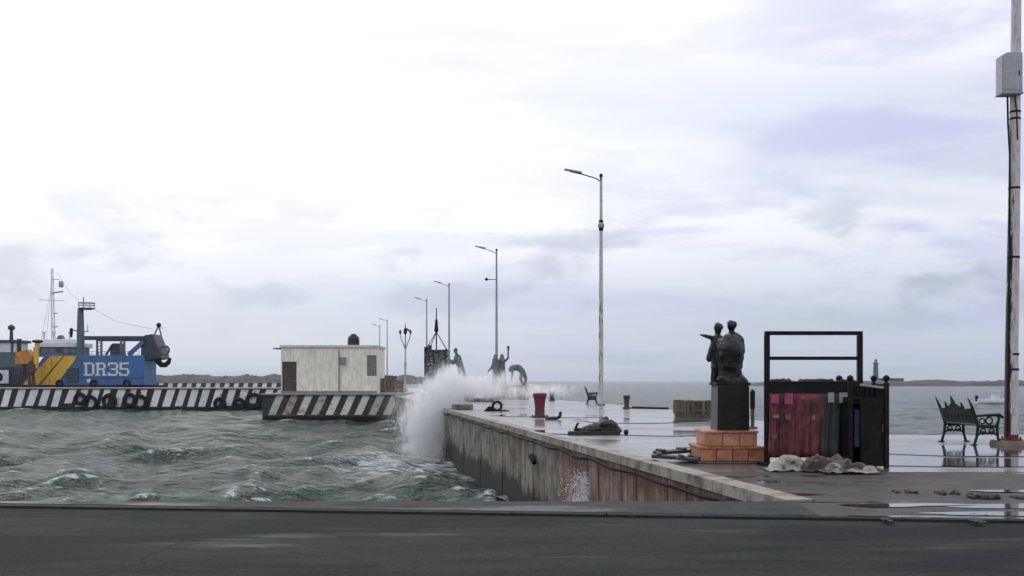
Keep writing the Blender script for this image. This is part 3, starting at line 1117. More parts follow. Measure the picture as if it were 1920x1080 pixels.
# plinth line
MB().box(0.0, bw, -0.05, -0.004, 0.0, 0.22).build('plinth', M['concrete'], hut)
tank = thing('water_tank', 'black plastic water tank standing on the hut roof', 'tank', (X_(657, DB), DB + 2.0, zl + bh + 0.26))
MB().lathe([(0.58, 0), (0.6, 0.1), (0.6, 0.55), (0.56, 0.6), (0.6, 0.66), (0.55, 0.85), (0.36, 1.05)], 20).build('body', M['black_plastic'], tank)
MB().lathe([(0.26, 1.05), (0.27, 1.15), (0.2, 1.2)], 16).build('lid', M['black_plastic'], tank)

# goods stacked on the landing beside the hut
gx = [(716, 0.9, 1.5, 'grey brown crate standing right against the white hut', 'wood_grey'),
      (733, 1.1, 1.75, 'tall rusty brown crate beyond the hut, middle of the row', 'brick_red'),
      (748, 0.9, 1.25, 'small reddish crate at the seaward end of the row by the ornate lamp', 'brick_red')]
for px, w, h, lab, mt in gx:
    D = 104.0
    c = thing('crate', lab, 'crate', (X_(px, D), D, zl), random.uniform(-.3, .3), 'crates by the hut')
    MB().box(-w / 2 + .03, w / 2 - .03, -.42, .42, 0.05, h - 0.02).build('body', M[mt], c)
    for s in (-1, 1):
        MB().box(s * w / 2 - .05, s * w / 2 + .05, -.47, -.37, 0, h).build('post', M['wood_grey'], c)
    for z in (0.15, h * .5, h - .12):
        MB().box(-w / 2 + .05, w / 2 - .05, -.46, -.43, z - .07, z + .07).build('board', M['wood_grey'], c)

# ------------------------------------------------------------------ lamp posts
LH = 13.0


def lamppost(px, D, label, fancy=None, arm=1.78, mat='pole_grey', r0=0.12, h=LH, arm_el=0.25):
    t = thing('lamp_post', label, 'lamp post', (X_(px, D), D, 0), 0, 'lamp posts along the pier')
    MB().lathe([(r0, 0), (r0, 0.1), (r0 * 0.98, h * .3), (r0 * 0.6, h)], 14).build('pole', M[mat], t)
    MB().box(-0.22, 0.22, -0.22, 0.22, 0.0, 0.12).build('base', M['concrete'], t, 0.02)
    MB().tube([(0, 0, h - 0.35), (-0.25, 0, h - 0.15), (-arm * .6, 0, h + arm_el * .4), (-arm * .98, 0, h + arm_el)], 0.035, 8).build('arm', M[mat], t)
    lm = MB().prism([(-arm - .32, h + arm_el + .08), (-arm * .62, h + arm_el * .55), (-arm * .6, h + arm_el * .55 + .1), (-arm - .28, h + arm_el + .17)], -0.11, 0.11)
    lm.build('lamp_head', M['box_grey' if mat == 'pole_grey' else 'pole_grey'], t, 0.02)
    MB().lathe([(r0 * .75, h - .06), (r0 * .8, h), (r0 * .7, h + .1), (0.02, h + .14)], 12).build('cap', M['iron'], t)
    if fancy == 'ball':
        MB().sphere((0, 0, 10.2), (0.19, 0.19, 0.2), 14, 9).build('fixture', M['pole_grey'], t)
        MB().lathe([(0.12, 9.9), (0.13, 9.95), (0.13, 10.45), (0.12, 10.5)], 12).build('clamp', M['iron'], t)
    if fancy == 'bracket':
        MB().bar((-0.85, 0, 10.4), (0.1, 0, 10.4), 0.06).build('bracket', M['iron'], t)
        MB().sphere((-0.9, 0, 10.42), 0.14, 10, 7).build('camera_housing', M['iron'], t)
    return t


lamppost(1127, 58, 'tall rust patched lamp post with round fixture, behind the red bollard', 'ball', 1.78, 'pole_patchy', 0.125)
lamppost(931, 91, 'grey lamp post with side bracket rising behind the group of bronze figures', 'bracket', 1.6)
lamppost(842, 123, 'thin grey lamp post just right of the hanging crate sculpture', None, 1.55, r0=0.13)
lamppost(800, 147, 'thin grey lamp post just left of the hanging crate sculpture', None, 1.5, r0=0.13)
lamppost(726, 196, 'faint far lamp post, nearer the ornate lamp of the two beyond the hut', None, 1.4, r0=0.13)
lamppost(712, 216, 'faintest farthest lamp post just above the right edge of the hut', None, 1.4, r0=0.13)

# near lamp post, its head is above the picture
D0 = 22.2
t = thing('lamp_post', 'near white lamp post with peeling paint at the right edge', 'lamp post', (X_(1896, D0), D0, 0), 0, 'lamp posts along the pier')
pole = MB()
pole.tube([(0, 0, 0.1), (0.01, 0, 2), (0.06, 0, 5), (0.10, 0, 8.5), (0.14, 0, 13)], [0.145, 0.135, 0.12, 0.105, 0.085], 20)
pole.build('pole', M['pole_peeling'], t)
MB().box(-0.34, 0.34, -0.34, 0.34, 0.0, 0.11, top=(0.03, 0.03)).build('footing', mk('footing', (0.22, 0.16, 0.12), 0.5, (0.12, 0.075, 0.06), 3), t, 0.015)
MB().lathe([(0.23, 0.11), (0.235, 0.14), (0.15, 0.15), (0.15, 0.24)], 20).build('base_plate', M['red_iron'], t)
for a in range(4):
    MB().lathe([(0.022, 0.14), (0.022, 0.19), (0.01, 0.195)], 6, (0.19 * math.cos(a * 1.571 + .78), 0.19 * math.sin(a * 1.571 + .78), 0)).build('bolt', M['brown_iron'], t)
for z in (1.62, 1.95, 4.05, 5.55, 7.05, 7.2):
    rb = 0.142 - 0.0047 * z
    MB().lathe([(rb, z), (rb + .008, z + .005), (rb + .008, z + .045), (rb, z + .05)], 20, (0.012 * z, 0, 0)).build('band', M['iron'], t)
MB().tube([(0.14, 0, 12.6), (-0.3, 0, 12.95), (-1.1, 0, 13.1), (-1.75, 0, 13.25)], 0.035, 8).build('arm', M['pole_patchy'], t)
MB().prism([(-2.1, 13.33), (-1.1, 13.12), (-1.08, 13.24), (-2.05, 13.43)], -0.12, 0.12).build('lamp_head', M['pole_grey'], t, 0.02)
# conduit from the cabinet down the pole
MB().tube([(-0.1, -0.04, 7.55), (-0.1, -0.06, 7.0), (-0.075, -0.09, 6.3), (-0.09, -0.1, 4.0), (-0.12, -0.1, 1.0), (-0.13, -0.09, 0.2)], 0.022, 8).build('conduit', M['iron'], t)
MB().tube([(0.02, -0.12, 7.55), (0.06, -0.12, 7.2), (0.08, -0.115, 6.6)], 0.014, 6).build('cable', M['iron'], t)
cab = thing('junction_box', 'pale grey electrical box strapped high on the near lamp post', 'box', (X_(1889, D0), D0 - 0.05, Z_(178, D0)))
MB().prism([(-0.225, 0.0), (0.225, 0.0), (0.225, 0.86), (-0.10, 0.86), (-0.225, 0.80)], -0.17, 0.12).build('body', M['box_grey'], cab, 0.015)
MB().box(-0.19, 0.19, -0.18, -0.168, 0.05, 0.78).build('door', M['box_grey'], cab, 0.01)
MB().box(-0.235, 0.235, -0.19, 0.13, -0.03, -0.001).build('drip_edge', M['pole_grey'], cab)
MB().box(0.13, 0.15, -0.195, -0.178, 0.36, 0.46).build('latch', M['iron'], cab)

# ornate lamp on the far landing
DO = 112.0
so = DO / F
ol = thing('ornate_lamp', 'small ornate lyre shaped lamp post between hut and hanging crate', 'lamp post', (X_(760, DO), DO, 0.15))
zb = lambda py: Z_(py, DO) - 0.15
MB().lathe([(0.22, 0), (0.22, 0.4), (0.12, 0.6), (0.09, zb(690)), (0.14, zb(683)), (0.14, zb(681)), (0.07, zb(678)), (0.06, zb(655)), (0.16, zb(652))], 12).build('post', M['pole_grey'], ol)
for s in (-1, 1):
    MB().tube([(0, 0, zb(653)), (s * 0.3, 0, zb(642)), (s * 0.5, 0, zb(633)), (s * 0.56, 0, zb(626))], [0.07, 0.06, 0.05, 0.05], 8).build('arm', M['pole_grey'], ol)
    MB().lathe([(0.07, 0), (0.15, .1), (0.13, .34), (0.04, .46)], 10, (s * 0.56, 0, zb(626))).build('lantern', M['bronze_green'], ol)
MB().lathe([(0.06, 0), (0.18, .2), (0.2, .5), (0.06, .8), (0.02, 1.3)], 10, (0, 0, zb(628))).build('lantern', M['iron'], ol)
MB().tube([(0, 0, zb(653)), (0, 0, zb(620))], 0.05, 8).build('spindle', M['iron'], ol)
MB().tube([(0.02, 0, zb(616)), (0.35, 0, zb(619)), (0.7, 0, zb(624))], [0.1, 0.09, 0.03], 8).build('finial', M['iron'], ol)

# ------------------------------------------------------------------ blue service boat with the painted number
DT = 150.0
st = DT / F
boat = thing('service_boat', 'blue service boat with yellow slanting stripes and painted number behind striped wharf', 'boat', (X_(157, DT), DT, SEA_Z))


def bx(px):
    return (px - 157) * st


def bz(py):
    return Z_(py, DT) - SEA_Z


# lofted hull, mostly hidden by the wharf
hv, hf = [], []
secs = [(-13.5, 2.6), (-12, 3.0), (-6, 3.2), (2, 3.2), (7, 2.4), (9.4, 1.1), (10.4, 0.15)]
for x, w in secs:
    for yy_, z in ((-w, bz(722)), (-w * .86, 0.6), (-w * .4, -1.2), (w * .4, -1.2), (w * .86, 0.6), (w, bz(722))):
        hv.append((x + (0.7 if z > 1 and x > 6 else 0), 3 + yy_, z))
for i in range(len(secs) - 1):
    for j in range(5):
        a = i * 6 + j
        hf.append((a, a + 1, a + 7, a + 6))
    hf.append((i * 6 + 5, i * 6, i * 6 + 6, i * 6 + 11))
hf.append((0, 1, 2, 3, 4, 5))
hf.append(tuple(range((len(secs) - 1) * 6, len(secs) * 6))[::-1])
MB().add(hv, hf).build('hull', M['ship_dark'], boat)
side = -0.22
# superstructure: blue house and the slanting bands at its after end
MB().prism([(bx(40), bz(722)), (bx(270), bz(722)), (bx(270), bz(666)), (bx(143), bz(666)), (bx(84), bz(666))], 0, 5.2).build('deckhouse', M['ship_blue'], boat, 0.05)
MB().prism([(bx(44), bz(721.5)), (bx(73), bz(721.5)), (bx(119), bz(668)), (bx(96), bz(668))], side, -0.004).build('yellow_stripe', M['ship_yellow'], boat)
MB().prism([(bx(77), bz(721.5)), (bx(106), bz(721.5)), (bx(144), bz(672)), (bx(144), bz(668)), (bx(122), bz(668))], side, -0.004).build('yellow_stripe', M['ship_yellow'], boat)
MB().prism([(bx(73.2), bz(721.5)), (bx(76.8), bz(721.5)), (bx(121.8), bz(668)), (bx(119.2), bz(668))], side + .05, -0.004).build('brown_stripe', M['ship_brown'], boat)
MB().box(bx(125), bx(147), side + .02, -0.004, bz(716), bz(690)).build('vent_grille', M['ship_dark'], boat)
for k in range(6):
    MB().box(bx(125.5), bx(146.5), side - .03, side + .018, bz(715 - k * 4.2), bz(713.4 - k * 4.2)).build('louvre', M['ship_greyblue'], boat)
# painted number, block letters with slab serifs
U = 0.30
LET = {
    'D': [(0, 0, 2.1, .9), (0, 6.1, 2.1, 7), (0.6, .9, 1.7, 6.1), (2.1, 0, 4.3, .9), (2.1, 6.1, 4.3, 7), (4.1, .9, 5.2, 6.1)],
    'R': [(0, 0, 2.2, .9), (0.6, .9, 1.7, 6.1), (0, 6.1, 4.4, 7), (3.9, 3.9, 5.0, 6.1), (1.7, 3.1, 4.4, 3.95), (3.5, .9, 4.6, 3.1), (3.3, 0, 5.4, .9)],
    '3': [(0.2, 0, 4.4, .9), (4.0, .9, 5.1, 3.1), (1.5, 3.1, 4.5, 3.95), (4.0, 3.95, 5.1, 6.1), (0.2, 6.1, 4.4, 7), (0, .9, 1, 1.9), (0, 5.1, 1, 6.1)],
    '5': [(0.2, 0, 4.4, .9), (4.0, .9, 5.1, 3.2), (0.3, 3.2, 4.5, 4.1), (0.3, 4.1, 1.4, 6.1), (0.3, 6.1, 4.9, 7), (0, .9, 1, 1.9)],
}
for ch, px in zip('DR35', (157, 179, 202, 223)):
    lb = MB()
    for (x0, z0, x1, z1) in LET[ch]:
        lb.box(bx(px) + x0 * U, bx(px) + x1 * U, -0.03, -0.004, bz(704.5) + z0 * U * .92, bz(704.5) + z1 * U * .92)
    lb.build('letter', M['ship_white'], boat, smooth=False)
MB().lathe([(0.32, -0.03), (0.32, 0)], 16).build('porthole', M['ship_white'], boat, loc=(bx(167), -0.05, bz(714))).rotation_euler = (R(90), 0, 0)
# open upper works: beam on posts with machinery between
MB().box(bx(157), bx(268), 0.0, 0.5, bz(637.5), bz(630)).build('top_beam', M['ship_dark'], boat, 0.04)
MB().box(bx(157), bx(268), 4.4, 4.9, bz(637.5), bz(630)).build('top_beam', M['ship_dark'], boat, 0.04)
for px in (181, 189, 226, 232):
    MB().box(bx(px) - .13, bx(px) + .13, 0.1, 0.36, bz(666), bz(637.6)).build('stanchion', M['ship_greyblue'], boat)
for k in range(4):
    MB().bar((bx(181), 0.22, bz(661 - k * 6)), (bx(189), 0.22, bz(661 - k * 6)), 0.1).build('rung', M['ship_greyblue'], boat)
mc = MB().prism([(bx(200), bz(666)), (bx(200), bz(648)), (bx(205), bz(643)), (bx(216), bz(643)), (bx(219), bz(652)), (bx(219), bz(666))], 1.2, 3.4).build('winch_house', M['ship_dark'], boat, 0.06)
MB().bar((bx(193), 1.2, bz(665)), (bx(204), 1.2, bz(646)), 0.25).build('brace', M['ship_dark'], boat)
MB().bar((bx(268), 0.3, bz(640)), (bx(240), 0.3, bz(665)), 0.55).build('brace', M['ship_blue'], boat)
# bow gantry, head and hook
MB().prism([(bx(262), bz(666)), (bx(262), bz(640)), (bx(269), bz(628)), (bx(284), bz(626)), (bx(296), bz(655)), (bx(300), bz(672)), (bx(271), bz(676))], 0.4, 4.4).build('bow_gantry', M['ship_dark'], boat, 0.08)
hk = [(bx(286), 1.6, bz(668)), (bx(290), 1.6, bz(678)), (bx(296), 1.6, bz(684)), (bx(303), 1.6, bz(684)), (bx(309), 1.6, bz(679)), (bx(312.5), 1.6, bz(671))]
MB().tube(hk, [.5, .45, .42, .4, .34, .2], 10).build('bow_hook', M['rubber'], boat)
MB().torus((bx(303), 1.4, bz(656)), 0.62, 0.16, 'y').build('sheave', M['ship_greyblue'], boat)
for a, b in ((279, 287), (293, 288)):
    MB().bar((bx(a), 2.2, bz(628)), (bx(b), 2.2, bz(610)), 0.16).build('frame_leg', M['ship_dark'], boat)
MB().sphere((bx(288), 2.2, bz(608)), 0.36, 12, 8).build('search_light', M['iron'], boat)
MB().bar((bx(288), 2.2, bz(613)), (bx(297), 2.2, bz(614)), 0.08).build('bracket', M['ship_dark'], boat)
# main mast with lookout
MB().lathe([(0.58, bz(668)), (0.52, bz(620)), (0.42, bz(578))], 16, (bx(151.5), 1.2, 0)).build('mast', M['ship_greyblue'], boat)
nest = MB().lathe([(0.6, bz(580)), (1.15, bz(578)), (1.2, bz(576.5)), (1.0, bz(576))], 16, (bx(156), 1.2, 0)).build('lookout_platform', M['ship_greyblue'], boat)
rl = MB().torus((bx(156), 1.2, bz(567)), 1.15, 0.06, 'z', 20, 6)
rl.torus((bx(156), 1.2, bz(571.5)), 1.15, 0.045, 'z', 20, 6)
for k in range(8):
    a = k * math.pi / 4
    rl.tube([(bx(156) + 1.15 * math.cos(a), 1.2 + 1.15 * math.sin(a), bz(577)), (bx(156) + 1.15 * math.cos(a), 1.2 + 1.15 * math.sin(a), bz(567))], 0.045, 6)
rl.build('lookout_rail', M['ship_greyblue'], boat)
MB().tube([(bx(157), 1.2, bz(577)), (bx(157), 1.2, bz(556))], 0.07, 6).build('mast_top', M['ship_dark'], boat)
MB().bar((bx(134), 1.2, bz(617)), (bx(148), 1.2, bz(621)), 0.16).build('yard', M['ship_greyblue'], boat)
MB().lathe([(0.14, bz(632)), (0.22, bz(625)), (0.25, bz(616)), (0.1, bz(614))], 10, (bx(134), 1.2, 0)).build('signal_lamp', M['iron'], boat)
MB().bar((bx(156), 1.2, bz(622)), (bx(166), 1.2, bz(620)), 0.12).build('yard', M['ship_greyblue'], boat)
MB().tube([(bx(165), 1.2, bz(622)), (bx(165), 1.2, bz(608))], 0.05, 6).build('antenna', M['ship_greyblue'], boat)
# wheelhouse behind with white roof
MB().box(bx(62), bx(146), 2.6, 7, bz(668), bz(650)).build('wheelhouse', M['ship_greyblue'], boat)
MB().box(bx(66), bx(149), 2.2, 7.3, bz(650) + .004, bz(641)).build('wheelhouse_roof', M['ship_white'], boat, 0.08)
MB().box(bx(76), bx(144), 3.0, 6.6, bz(641) + .004, bz(634), top=(.5, .3)).build('upper_cabin', M['ship_white'], boat, 0.08)
for k in range(6):
    MB().box(bx(67 + k * 13.2), bx(76.5 + k * 13.2), 2.55, 2.598, bz(660.5), bz(652.5)).build('window', M['grey_glass' if k % 3 else 'dark_door'], boat)
MB().prism([(bx(108), bz(634)), (bx(112), bz(627)), (bx(117), bz(626)), (bx(121), bz(634))], 3.6, 4.6).build('radar_box', M['ship_greyblue'], boat, 0.04)
# white lattice mast
wm = MB()
for s in (-1, 1):
    wm.tube([(bx(100 + s * 3.0), 4, bz(634)), (bx(97.5 + s * 1.6), 4, bz(498))], [0.1, 0.06], 6)
for k in range(12):
    z0, z1 = 634 - k * 11.3, 634 - (k + 1) * 11.3
    f0, f1 = k / 12, (k + 1) / 12
    w0, w1 = 3 - 1.4 * f0, 3 - 1.4 * f1
    c0, c1 = 100 - 2.5 * f0, 100 - 2.5 * f1
    s = 1 if k % 2 else -1
    wm.tube([(bx(c0 - s * w0), 4, bz(z0)), (bx(c1 + s * w1), 4, bz(z1))], 0.045, 5)
    wm.tube([(bx(c1 - w1), 4, bz(z1)), (bx(c1 + w1), 4, bz(z1))], 0.045, 5)
wm.build('lattice_mast', M['ship_white'], boat)
for x0, x1, y0, y1, w in ((98, 119, 545, 542, .2), (72, 122, 558, 560, .07), (96, 112, 519, 519, .1), (99, 108, 584, 584, .14), (99, 109, 610, 610, .14)):
    MB().bar((bx(x0), 4, bz(y0)), (bx(x1), 4, bz(y1)), w).build('crossarm', M['pole_grey'], boat)
MB().lathe([(.3, 0), (.38, .3), (.3, .9), (.1, 1)], 10, (bx(115), 4, bz(534))).build('radar', M['pole_grey'], boat)
for x in (86, 76):
    MB().tube([(bx(97), 4, bz(525)), (bx(x), 4, bz(640))], 0.025, 5).build('stay', M['pole_grey'], boat)

# deck rail, plate seams, vents and lines
rail = [(bx(44 + k * 9.5), 0.05) for k in range(11)]
for k in range(3):
    MB().box(bx(170 + k * 32), bx(170 + k * 32) + 0.05, -0.025, -0.003, bz(721), bz(667)).build('plate_seam', M['ship_dark'], boat)
MB().box(bx(148), bx(269.5), -0.06, -0.003, bz(709), bz(708)).build('rubbing_strip', M['ship_dark'], boat)
for zz in (659, 664):
    MB().tube([(bx(158), -0.05, bz(zz)), (bx(262), -0.05, bz(zz))], 0.035, 6).build('hand_rail', M['ship_greyblue'], boat)
for k in range(9):
    MB().tube([(bx(160 + k * 12.6), -0.05, bz(666)), (bx(160 + k * 12.6), -0.05, bz(659))], 0.035, 6).build('rail_post', M['ship_greyblue'], boat)
for k, px in enumerate((82, 101, 132)):
    MB().lathe([(.16, 0), (.14, .8), (.26, .95), (.26, 1.2), (.06, 1.3)], 10, (bx(px), 4.2 + .4 * k, bz(634))).build('vent', M['ship_white'], boat)
for zz in (637, 640):
    MB().tube([(bx(66), 2.3, bz(zz)), (bx(148), 2.3, bz(zz))], 0.03, 6).build('hand_rail', M['pole_grey'], boat)
MB().tube([(bx(157), 1.2, bz(566)), (bx(220), 1.4, bz(602)), (bx(287), 2.0, bz(616))], 0.025, 5).build('stay', M['pole_grey'], boat)
MB().tube([(bx(99), 4, bz(505)), (bx(130), 3, bz(545)), (bx(156), 1.2, bz(562))], 0.02, 5).build('stay', M['pole_grey'], boat)
for px in (112, 176, 238):
    MB().torus((bx(px), -0.16, bz(719)), 0.42, 0.16, 'y', 16, 8).build('side_tyre', M['rubber'], boat)

# what stands inboard of the near side moves outward with its depth
for ch in boat.children:
    if ch.name.split('.')[0] in ('mast', 'lookout_platform', 'lookout_rail', 'mast_top', 'yard', 'signal_lamp', 'antenna', 'wheelhouse', 'wheelhouse_roof', 'upper_cabin', 'window', 'radar_box',
                                 'lattice_mast', 'crossarm', 'radar', 'stay', 'vent', 'hand_rail'):
        ys = [v.co.y for v in ch.data.vertices]
        ymin = min(ys)
        if ymin > 0.0:
            ch.location.x -= 0.448 * (sum(ys) / len(ys) if max(ys) - ymin < 3 else ymin)

# second boat moored at the left edge
tug = thing('dark_tug', 'dark hulled tug with pale wheelhouse windows cut by the left edge', 'boat', (X_(-8, 152), 152, SEA_Z))
s2 = 152 / F
z2 = lambda py: Z_(py, 152) - SEA_Z
MB().prism([(-9, z2(722)), (3.4, z2(722)), (3.9, z2(688)), (-9, z2(690)), ], 0, 5).build('hull', M['ship_dark'], tug, 0.1)
MB().box(-9, 4, -0.3, 5.3, -1, z2(722.5)).build('lower_hull', M['ship_dark'], tug, 0.1)
MB().box(-7, 2.7, 0.8, 4.4, z2(688), z2(660)).build('wheelhouse', M['ship_greyblue'], tug, 0.05)
MB().box(-7.3, 3.1, 0.5, 4.7, z2(642), z2(637)).build('roof', M['ship_dark'], tug, 0.05)
MB().box(-7, 2.7, 0.82, 4.4, z2(660) + .003, z2(642) - .003).build('window_band', M['ship_white'], tug)
for k in range(5):
    MB().box(-6.9 + k * 2.2, -6.6 + k * 2.2, 0.7, 0.818, z2(660), z2(642)).build('window_post', M['ship_dark'], tug)
MB().lathe([(.28, z2(637)), (.2, z2(607))], 10, (1.25, 2.2, 0)).build('mast', M['brown_iron'], tug)
MB().lathe([(.15, z2(618)), (.5, z2(616)), (.5, z2(610)), (.12, z2(608))], 10, (1.25, 2.2, 0)).build('mast_light', M['brown_iron'], tug)
MB().lathe([(.3, z2(660)), (.3, z2(637)), (.36, z2(635))], 10, (3.0, 1.0, 0)).build('funnel', M['ship_dark'], tug)
MB().box(-4, 2.1, -0.4, -0.305, z2(719), z2(694)).build('bow_board', M['ship_white'], tug, 0.02)
MB().torus((0.5, -0.42, z2(707)), 0.55, 0.2, 'y').build('tyre', M['rubber'], tug)

cr = thing('deck_crane', 'orange deck crane with dark capped column between the two boats', 'crane', (X_(56, 147), 147, Z_(727, DL)))
z3 = lambda py: Z_(py, 147) - Z_(727, DL)
s3 = 147 / F
x3 = lambda px: (px - 56) * s3
MB().prism([(x3(31), z3(683)), (x3(62), z3(683)), (x3(63), z3(668)), (x3(54), z3(655)), (x3(33), z3(662))], -0.6, 0.8).build('cab', M['orange'], cr, 0.06)
MB().tube([(x3(66), 0, z3(690)), (x3(70), 0, z3(642))], [0.42, 0.3], 10).build('column', M['ship_yellow'], cr)
MB().lathe([(.4, 0), (.72, .1), (.74, .35), (.3, .5)], 14, (x3(70.5), 0, z3(643))).build('column_cap', M['iron'], cr)
for a, b in ((44, 40), (50, 57), (60, 64)):
    MB().bar((x3(a), 0, z3(683)), (x3(b), 0, 0), 0.34).build('leg', M['brown_iron'], cr)
MB().prism([(x3(56), z3(700)), (x3(55), z3(684)), (x3(62), z3(676)), (x3(69), z3(684)), (x3(68), z3(700))], -0.9, -0.2).build('bucket', M['brown_iron'], cr, 0.05)

# ------------------------------------------------------------------ sculptures far out on the pier
DC = 72.0
sc_ = DC / F
mon = thing('stevedore_monument', 'bronze monument of a worker pushing a crate slung from a hook', 'monument', (X_(818, DC), DC, 0))
cx3 = lambda px: (px - 818) * sc_
cz3 = lambda py: Z_(py, DC)
MB().box(cx3(792), cx3(888), -1.2, 1.4, 0, 0.55).build('base', M['granite_light'], mon, 0.03)
MB().box(cx3(800), cx3(838), -0.7, 0.9, cz3(722), cz3(656)).build('crate', M['bronze'], mon, 0.03)
for k in range(5):
    MB().box(cx3(800) + .02, cx3(838) - .02, -0.74, -0.702, cz3(720 - k * 13), cz3(709 - k * 13)).build('board', M['bronze'], mon)
MB().box(cx3(797), cx3(801.5), -0.78, 0.95, cz3(722), cz3(651)).build('corner_post', M['iron'], mon, 0.02)
MB().box(cx3(836), cx3(839.5), -0.78, 0.95, cz3(722), cz3(655)).build('corner_post', M['iron'], mon, 0.02)
blob('bundle', [((cx3(804), 0, cz3(656)), (cx3(806), .1, cz3(650)), .2, .16)], M['bronze'], mon, 0.05, 3)
for sx, sy in ((800, -.6), (838, -.6), (803, .8), (836, .8)):
    MB().tube([(0, 0.1, cz3(622)), (cx3(sx), sy, cz3(655))], 0.028, 6).build('sling', M['iron'], mon)
MB().tube([(0, .1, cz3(722)), (0, .1, cz3(600)), (0, .1, cz3(577))], [0.05, 0.045, 0.03], 8).build('cable_rod', M['iron'], mon)
MB().lathe([(.05, cz3(624)), (.16, cz3(620)), (.12, cz3(612)), (.09, cz3(600)), (.05, cz3(598))], 10, (0, .1, 0)).build('hook_block', M['iron'], mon)
mfig = []
J = lambda px, py, y=0.0: (cx3(px), y, cz3(py))
mfig += [(J(854, 658), J(854.5, 656), .155, .15), (J(856, 664), J(857, 668), .1, .13)]
mfig += [(J(858, 671), J(864, 690), .27, .24), (J(864, 690), J(867, 703), .25, .25)]
mfig += [(J(857, 671, -.22), J(849, 679, -.3), .12, .1), (J(849, 679, -.3), J(842, 674, -.25), .09, .075)]
mfig += [(J(857, 672, .22), J(850, 682, .3), .12, .1), (J(850, 682, .3), J(842, 680, .25), .09, .075)]
mfig += [(J(867, 703, -.13), J(862, 719, -.15), .19, .14), (J(862, 719, -.15), J(868, 736, -.15), .13, .1)]
mfig += [(J(868, 703, .13), J(875, 719, .15), .19, .14), (J(875, 719, .15), J(885, 736, .15), .13, .1)]
mfig += [(J(868, 737, -.15), J(863, 738, -.15), .09, .07), (J(885, 737, .15), J(880, 738, .15), .09, .07)]
blob('worker_figure', mfig, M['bronze_green'], mon, 0.05, 4)

DG2 = 86.0
grp = thing('bronze_group', 'pale bronze group of standing and stooping figures seen through spray', 'monument', (X_(950, DG2), DG2, 0))
gx_ = lambda px, py, y=0.0: ((px - 950) * DG2 / F, y, Z_(py, DG2))
MB().box(gx_(908, 0)[0], gx_(992, 0)[0], -1.3, 1.5, 0, gx_(0, 722)[2]).build('base', M['granite_light'], grp, 0.04)
f1 = [(gx_(929, 669), gx_(929, 667), .17, .17), (gx_(929, 676), gx_(929, 698), .3, .26), (gx_(929, 698), gx_(926, 722), .24, .16), (gx_(930, 698, .2), gx_(934, 722, .2), .24, .16),
      (gx_(927, 678, -.1), gx_(921, 690, -.2), .13, .11), (gx_(921, 690, -.2), gx_(915, 697, -.3), .1, .07), (gx_(931, 678), gx_(936, 694), .12, .1)]
blob('standing_figure', f1, M['bronze_hazed'], grp, 0.06, 4)
f2 = [(gx_(941, 669, .4), gx_(941, 667, .4), .17, .17), (gx_(941, 676, .4), gx_(941, 698, .4), .3, .26), (gx_(940, 698, .4), gx_(939, 722, .4), .24, .16), (gx_(943, 698, .6), gx_(946, 722, .6), .24, .16),
      (gx_(943, 676, .3), gx_(949, 676, .2), .13, .1), (gx_(949, 676, .2), gx_(952.5, 669, .2), .1, .08), (gx_(939, 678, .3), gx_(946, 690, .2), .12, .1)]
blob('standing_figure', f2, M['bronze_hazed'], grp, 0.06, 4)
MB().tube([gx_(952.5, 674, .2), gx_(953, 650, .2)], 0.07, 8).build('raised_mallet', M['bronze_hazed'], grp)
MB().box(gx_(950.5, 0)[0], gx_(955.5, 0)[0], 0.05, 0.35, gx_(0, 655)[2], gx_(0, 648.5)[2]).build('mallet_head', M['bronze_hazed'], grp, .02)
f3 = [(gx_(957, 694, -.3), gx_(957, 692, -.3), .17, .16), (gx_(961, 690, -.3), gx_(972, 689, -.3), .26, .27), (gx_(972, 689, -.3), gx_(979, 696, -.3), .27, .26),
      (gx_(979, 697, -.4), gx_(976, 710, -.4), .2, .15), (gx_(976, 710, -.4), gx_(981, 722, -.4), .14, .1), (gx_(981, 697, -.1), gx_(986, 710, -.1), .2, .15), (gx_(986, 710, -.1), gx_(984, 722, -.1), .14, .1),
      (gx_(961, 693, -.5), gx_(960, 706, -.5), .12, .1), (gx_(960, 706, -.5), gx_(957, 716, -.5), .1, .07)]
blob('stooping_figure', f3, M['bronze_hazed'], grp, 0.06, 4)

# ------------------------------------------------------------------ bollards, rings and loose pieces on the deck
def bollard(px, py_base, h_px, w_px, mat, label, ring=False):
    D = DG(py_base)
    s = D / F
    h, r = h_px * s, w_px * s / 2
    t = thing('mooring_bollard', label, 'bollard', (X_(px, D), D, 0), random.uniform(0, 3), 'mooring bollards on the pier')
    MB().lathe([(r * 1.25, 0), (r * 1.28, h * .06), (r * .92, h * .09)], 20).build('foot', M['brown_iron'], t)
    MB().lathe([(r * .74, h * .085), (r * .70, h * .35), (r * .78, h * .6), (r * .95, h * .85)], 20).build('stem', M[mat], t)
    MB().lathe([(r * .95, h * .845), (r * 1.02, h * .86), (r * 1.02, h * .97), (r * .9, h), (r * .2, h * 1.01)], 20).build('head', M[mat], t)
    for k in range(6):
        a = k * math.pi / 3
        MB().lathe([(.03, h * .06), (.03, h * .11), (.012, h * .12)], 6, (r * 1.08 * math.cos(a), r * 1.08 * math.sin(a), 0)).build('bolt', M['brown_iron'], t)
    return t


bollard(1012, 783, 46, 26, 'red_iron', 'large dark red mooring bollard standing alone near the pier edge')
bollard(1035, 751, 17, 11, 'iron', 'small black mooring bollard just behind the large red one')
bollard(1175, 766, 25, 13, 'brown_iron', 'small rusty brown mooring bollard on the far side of the pier')

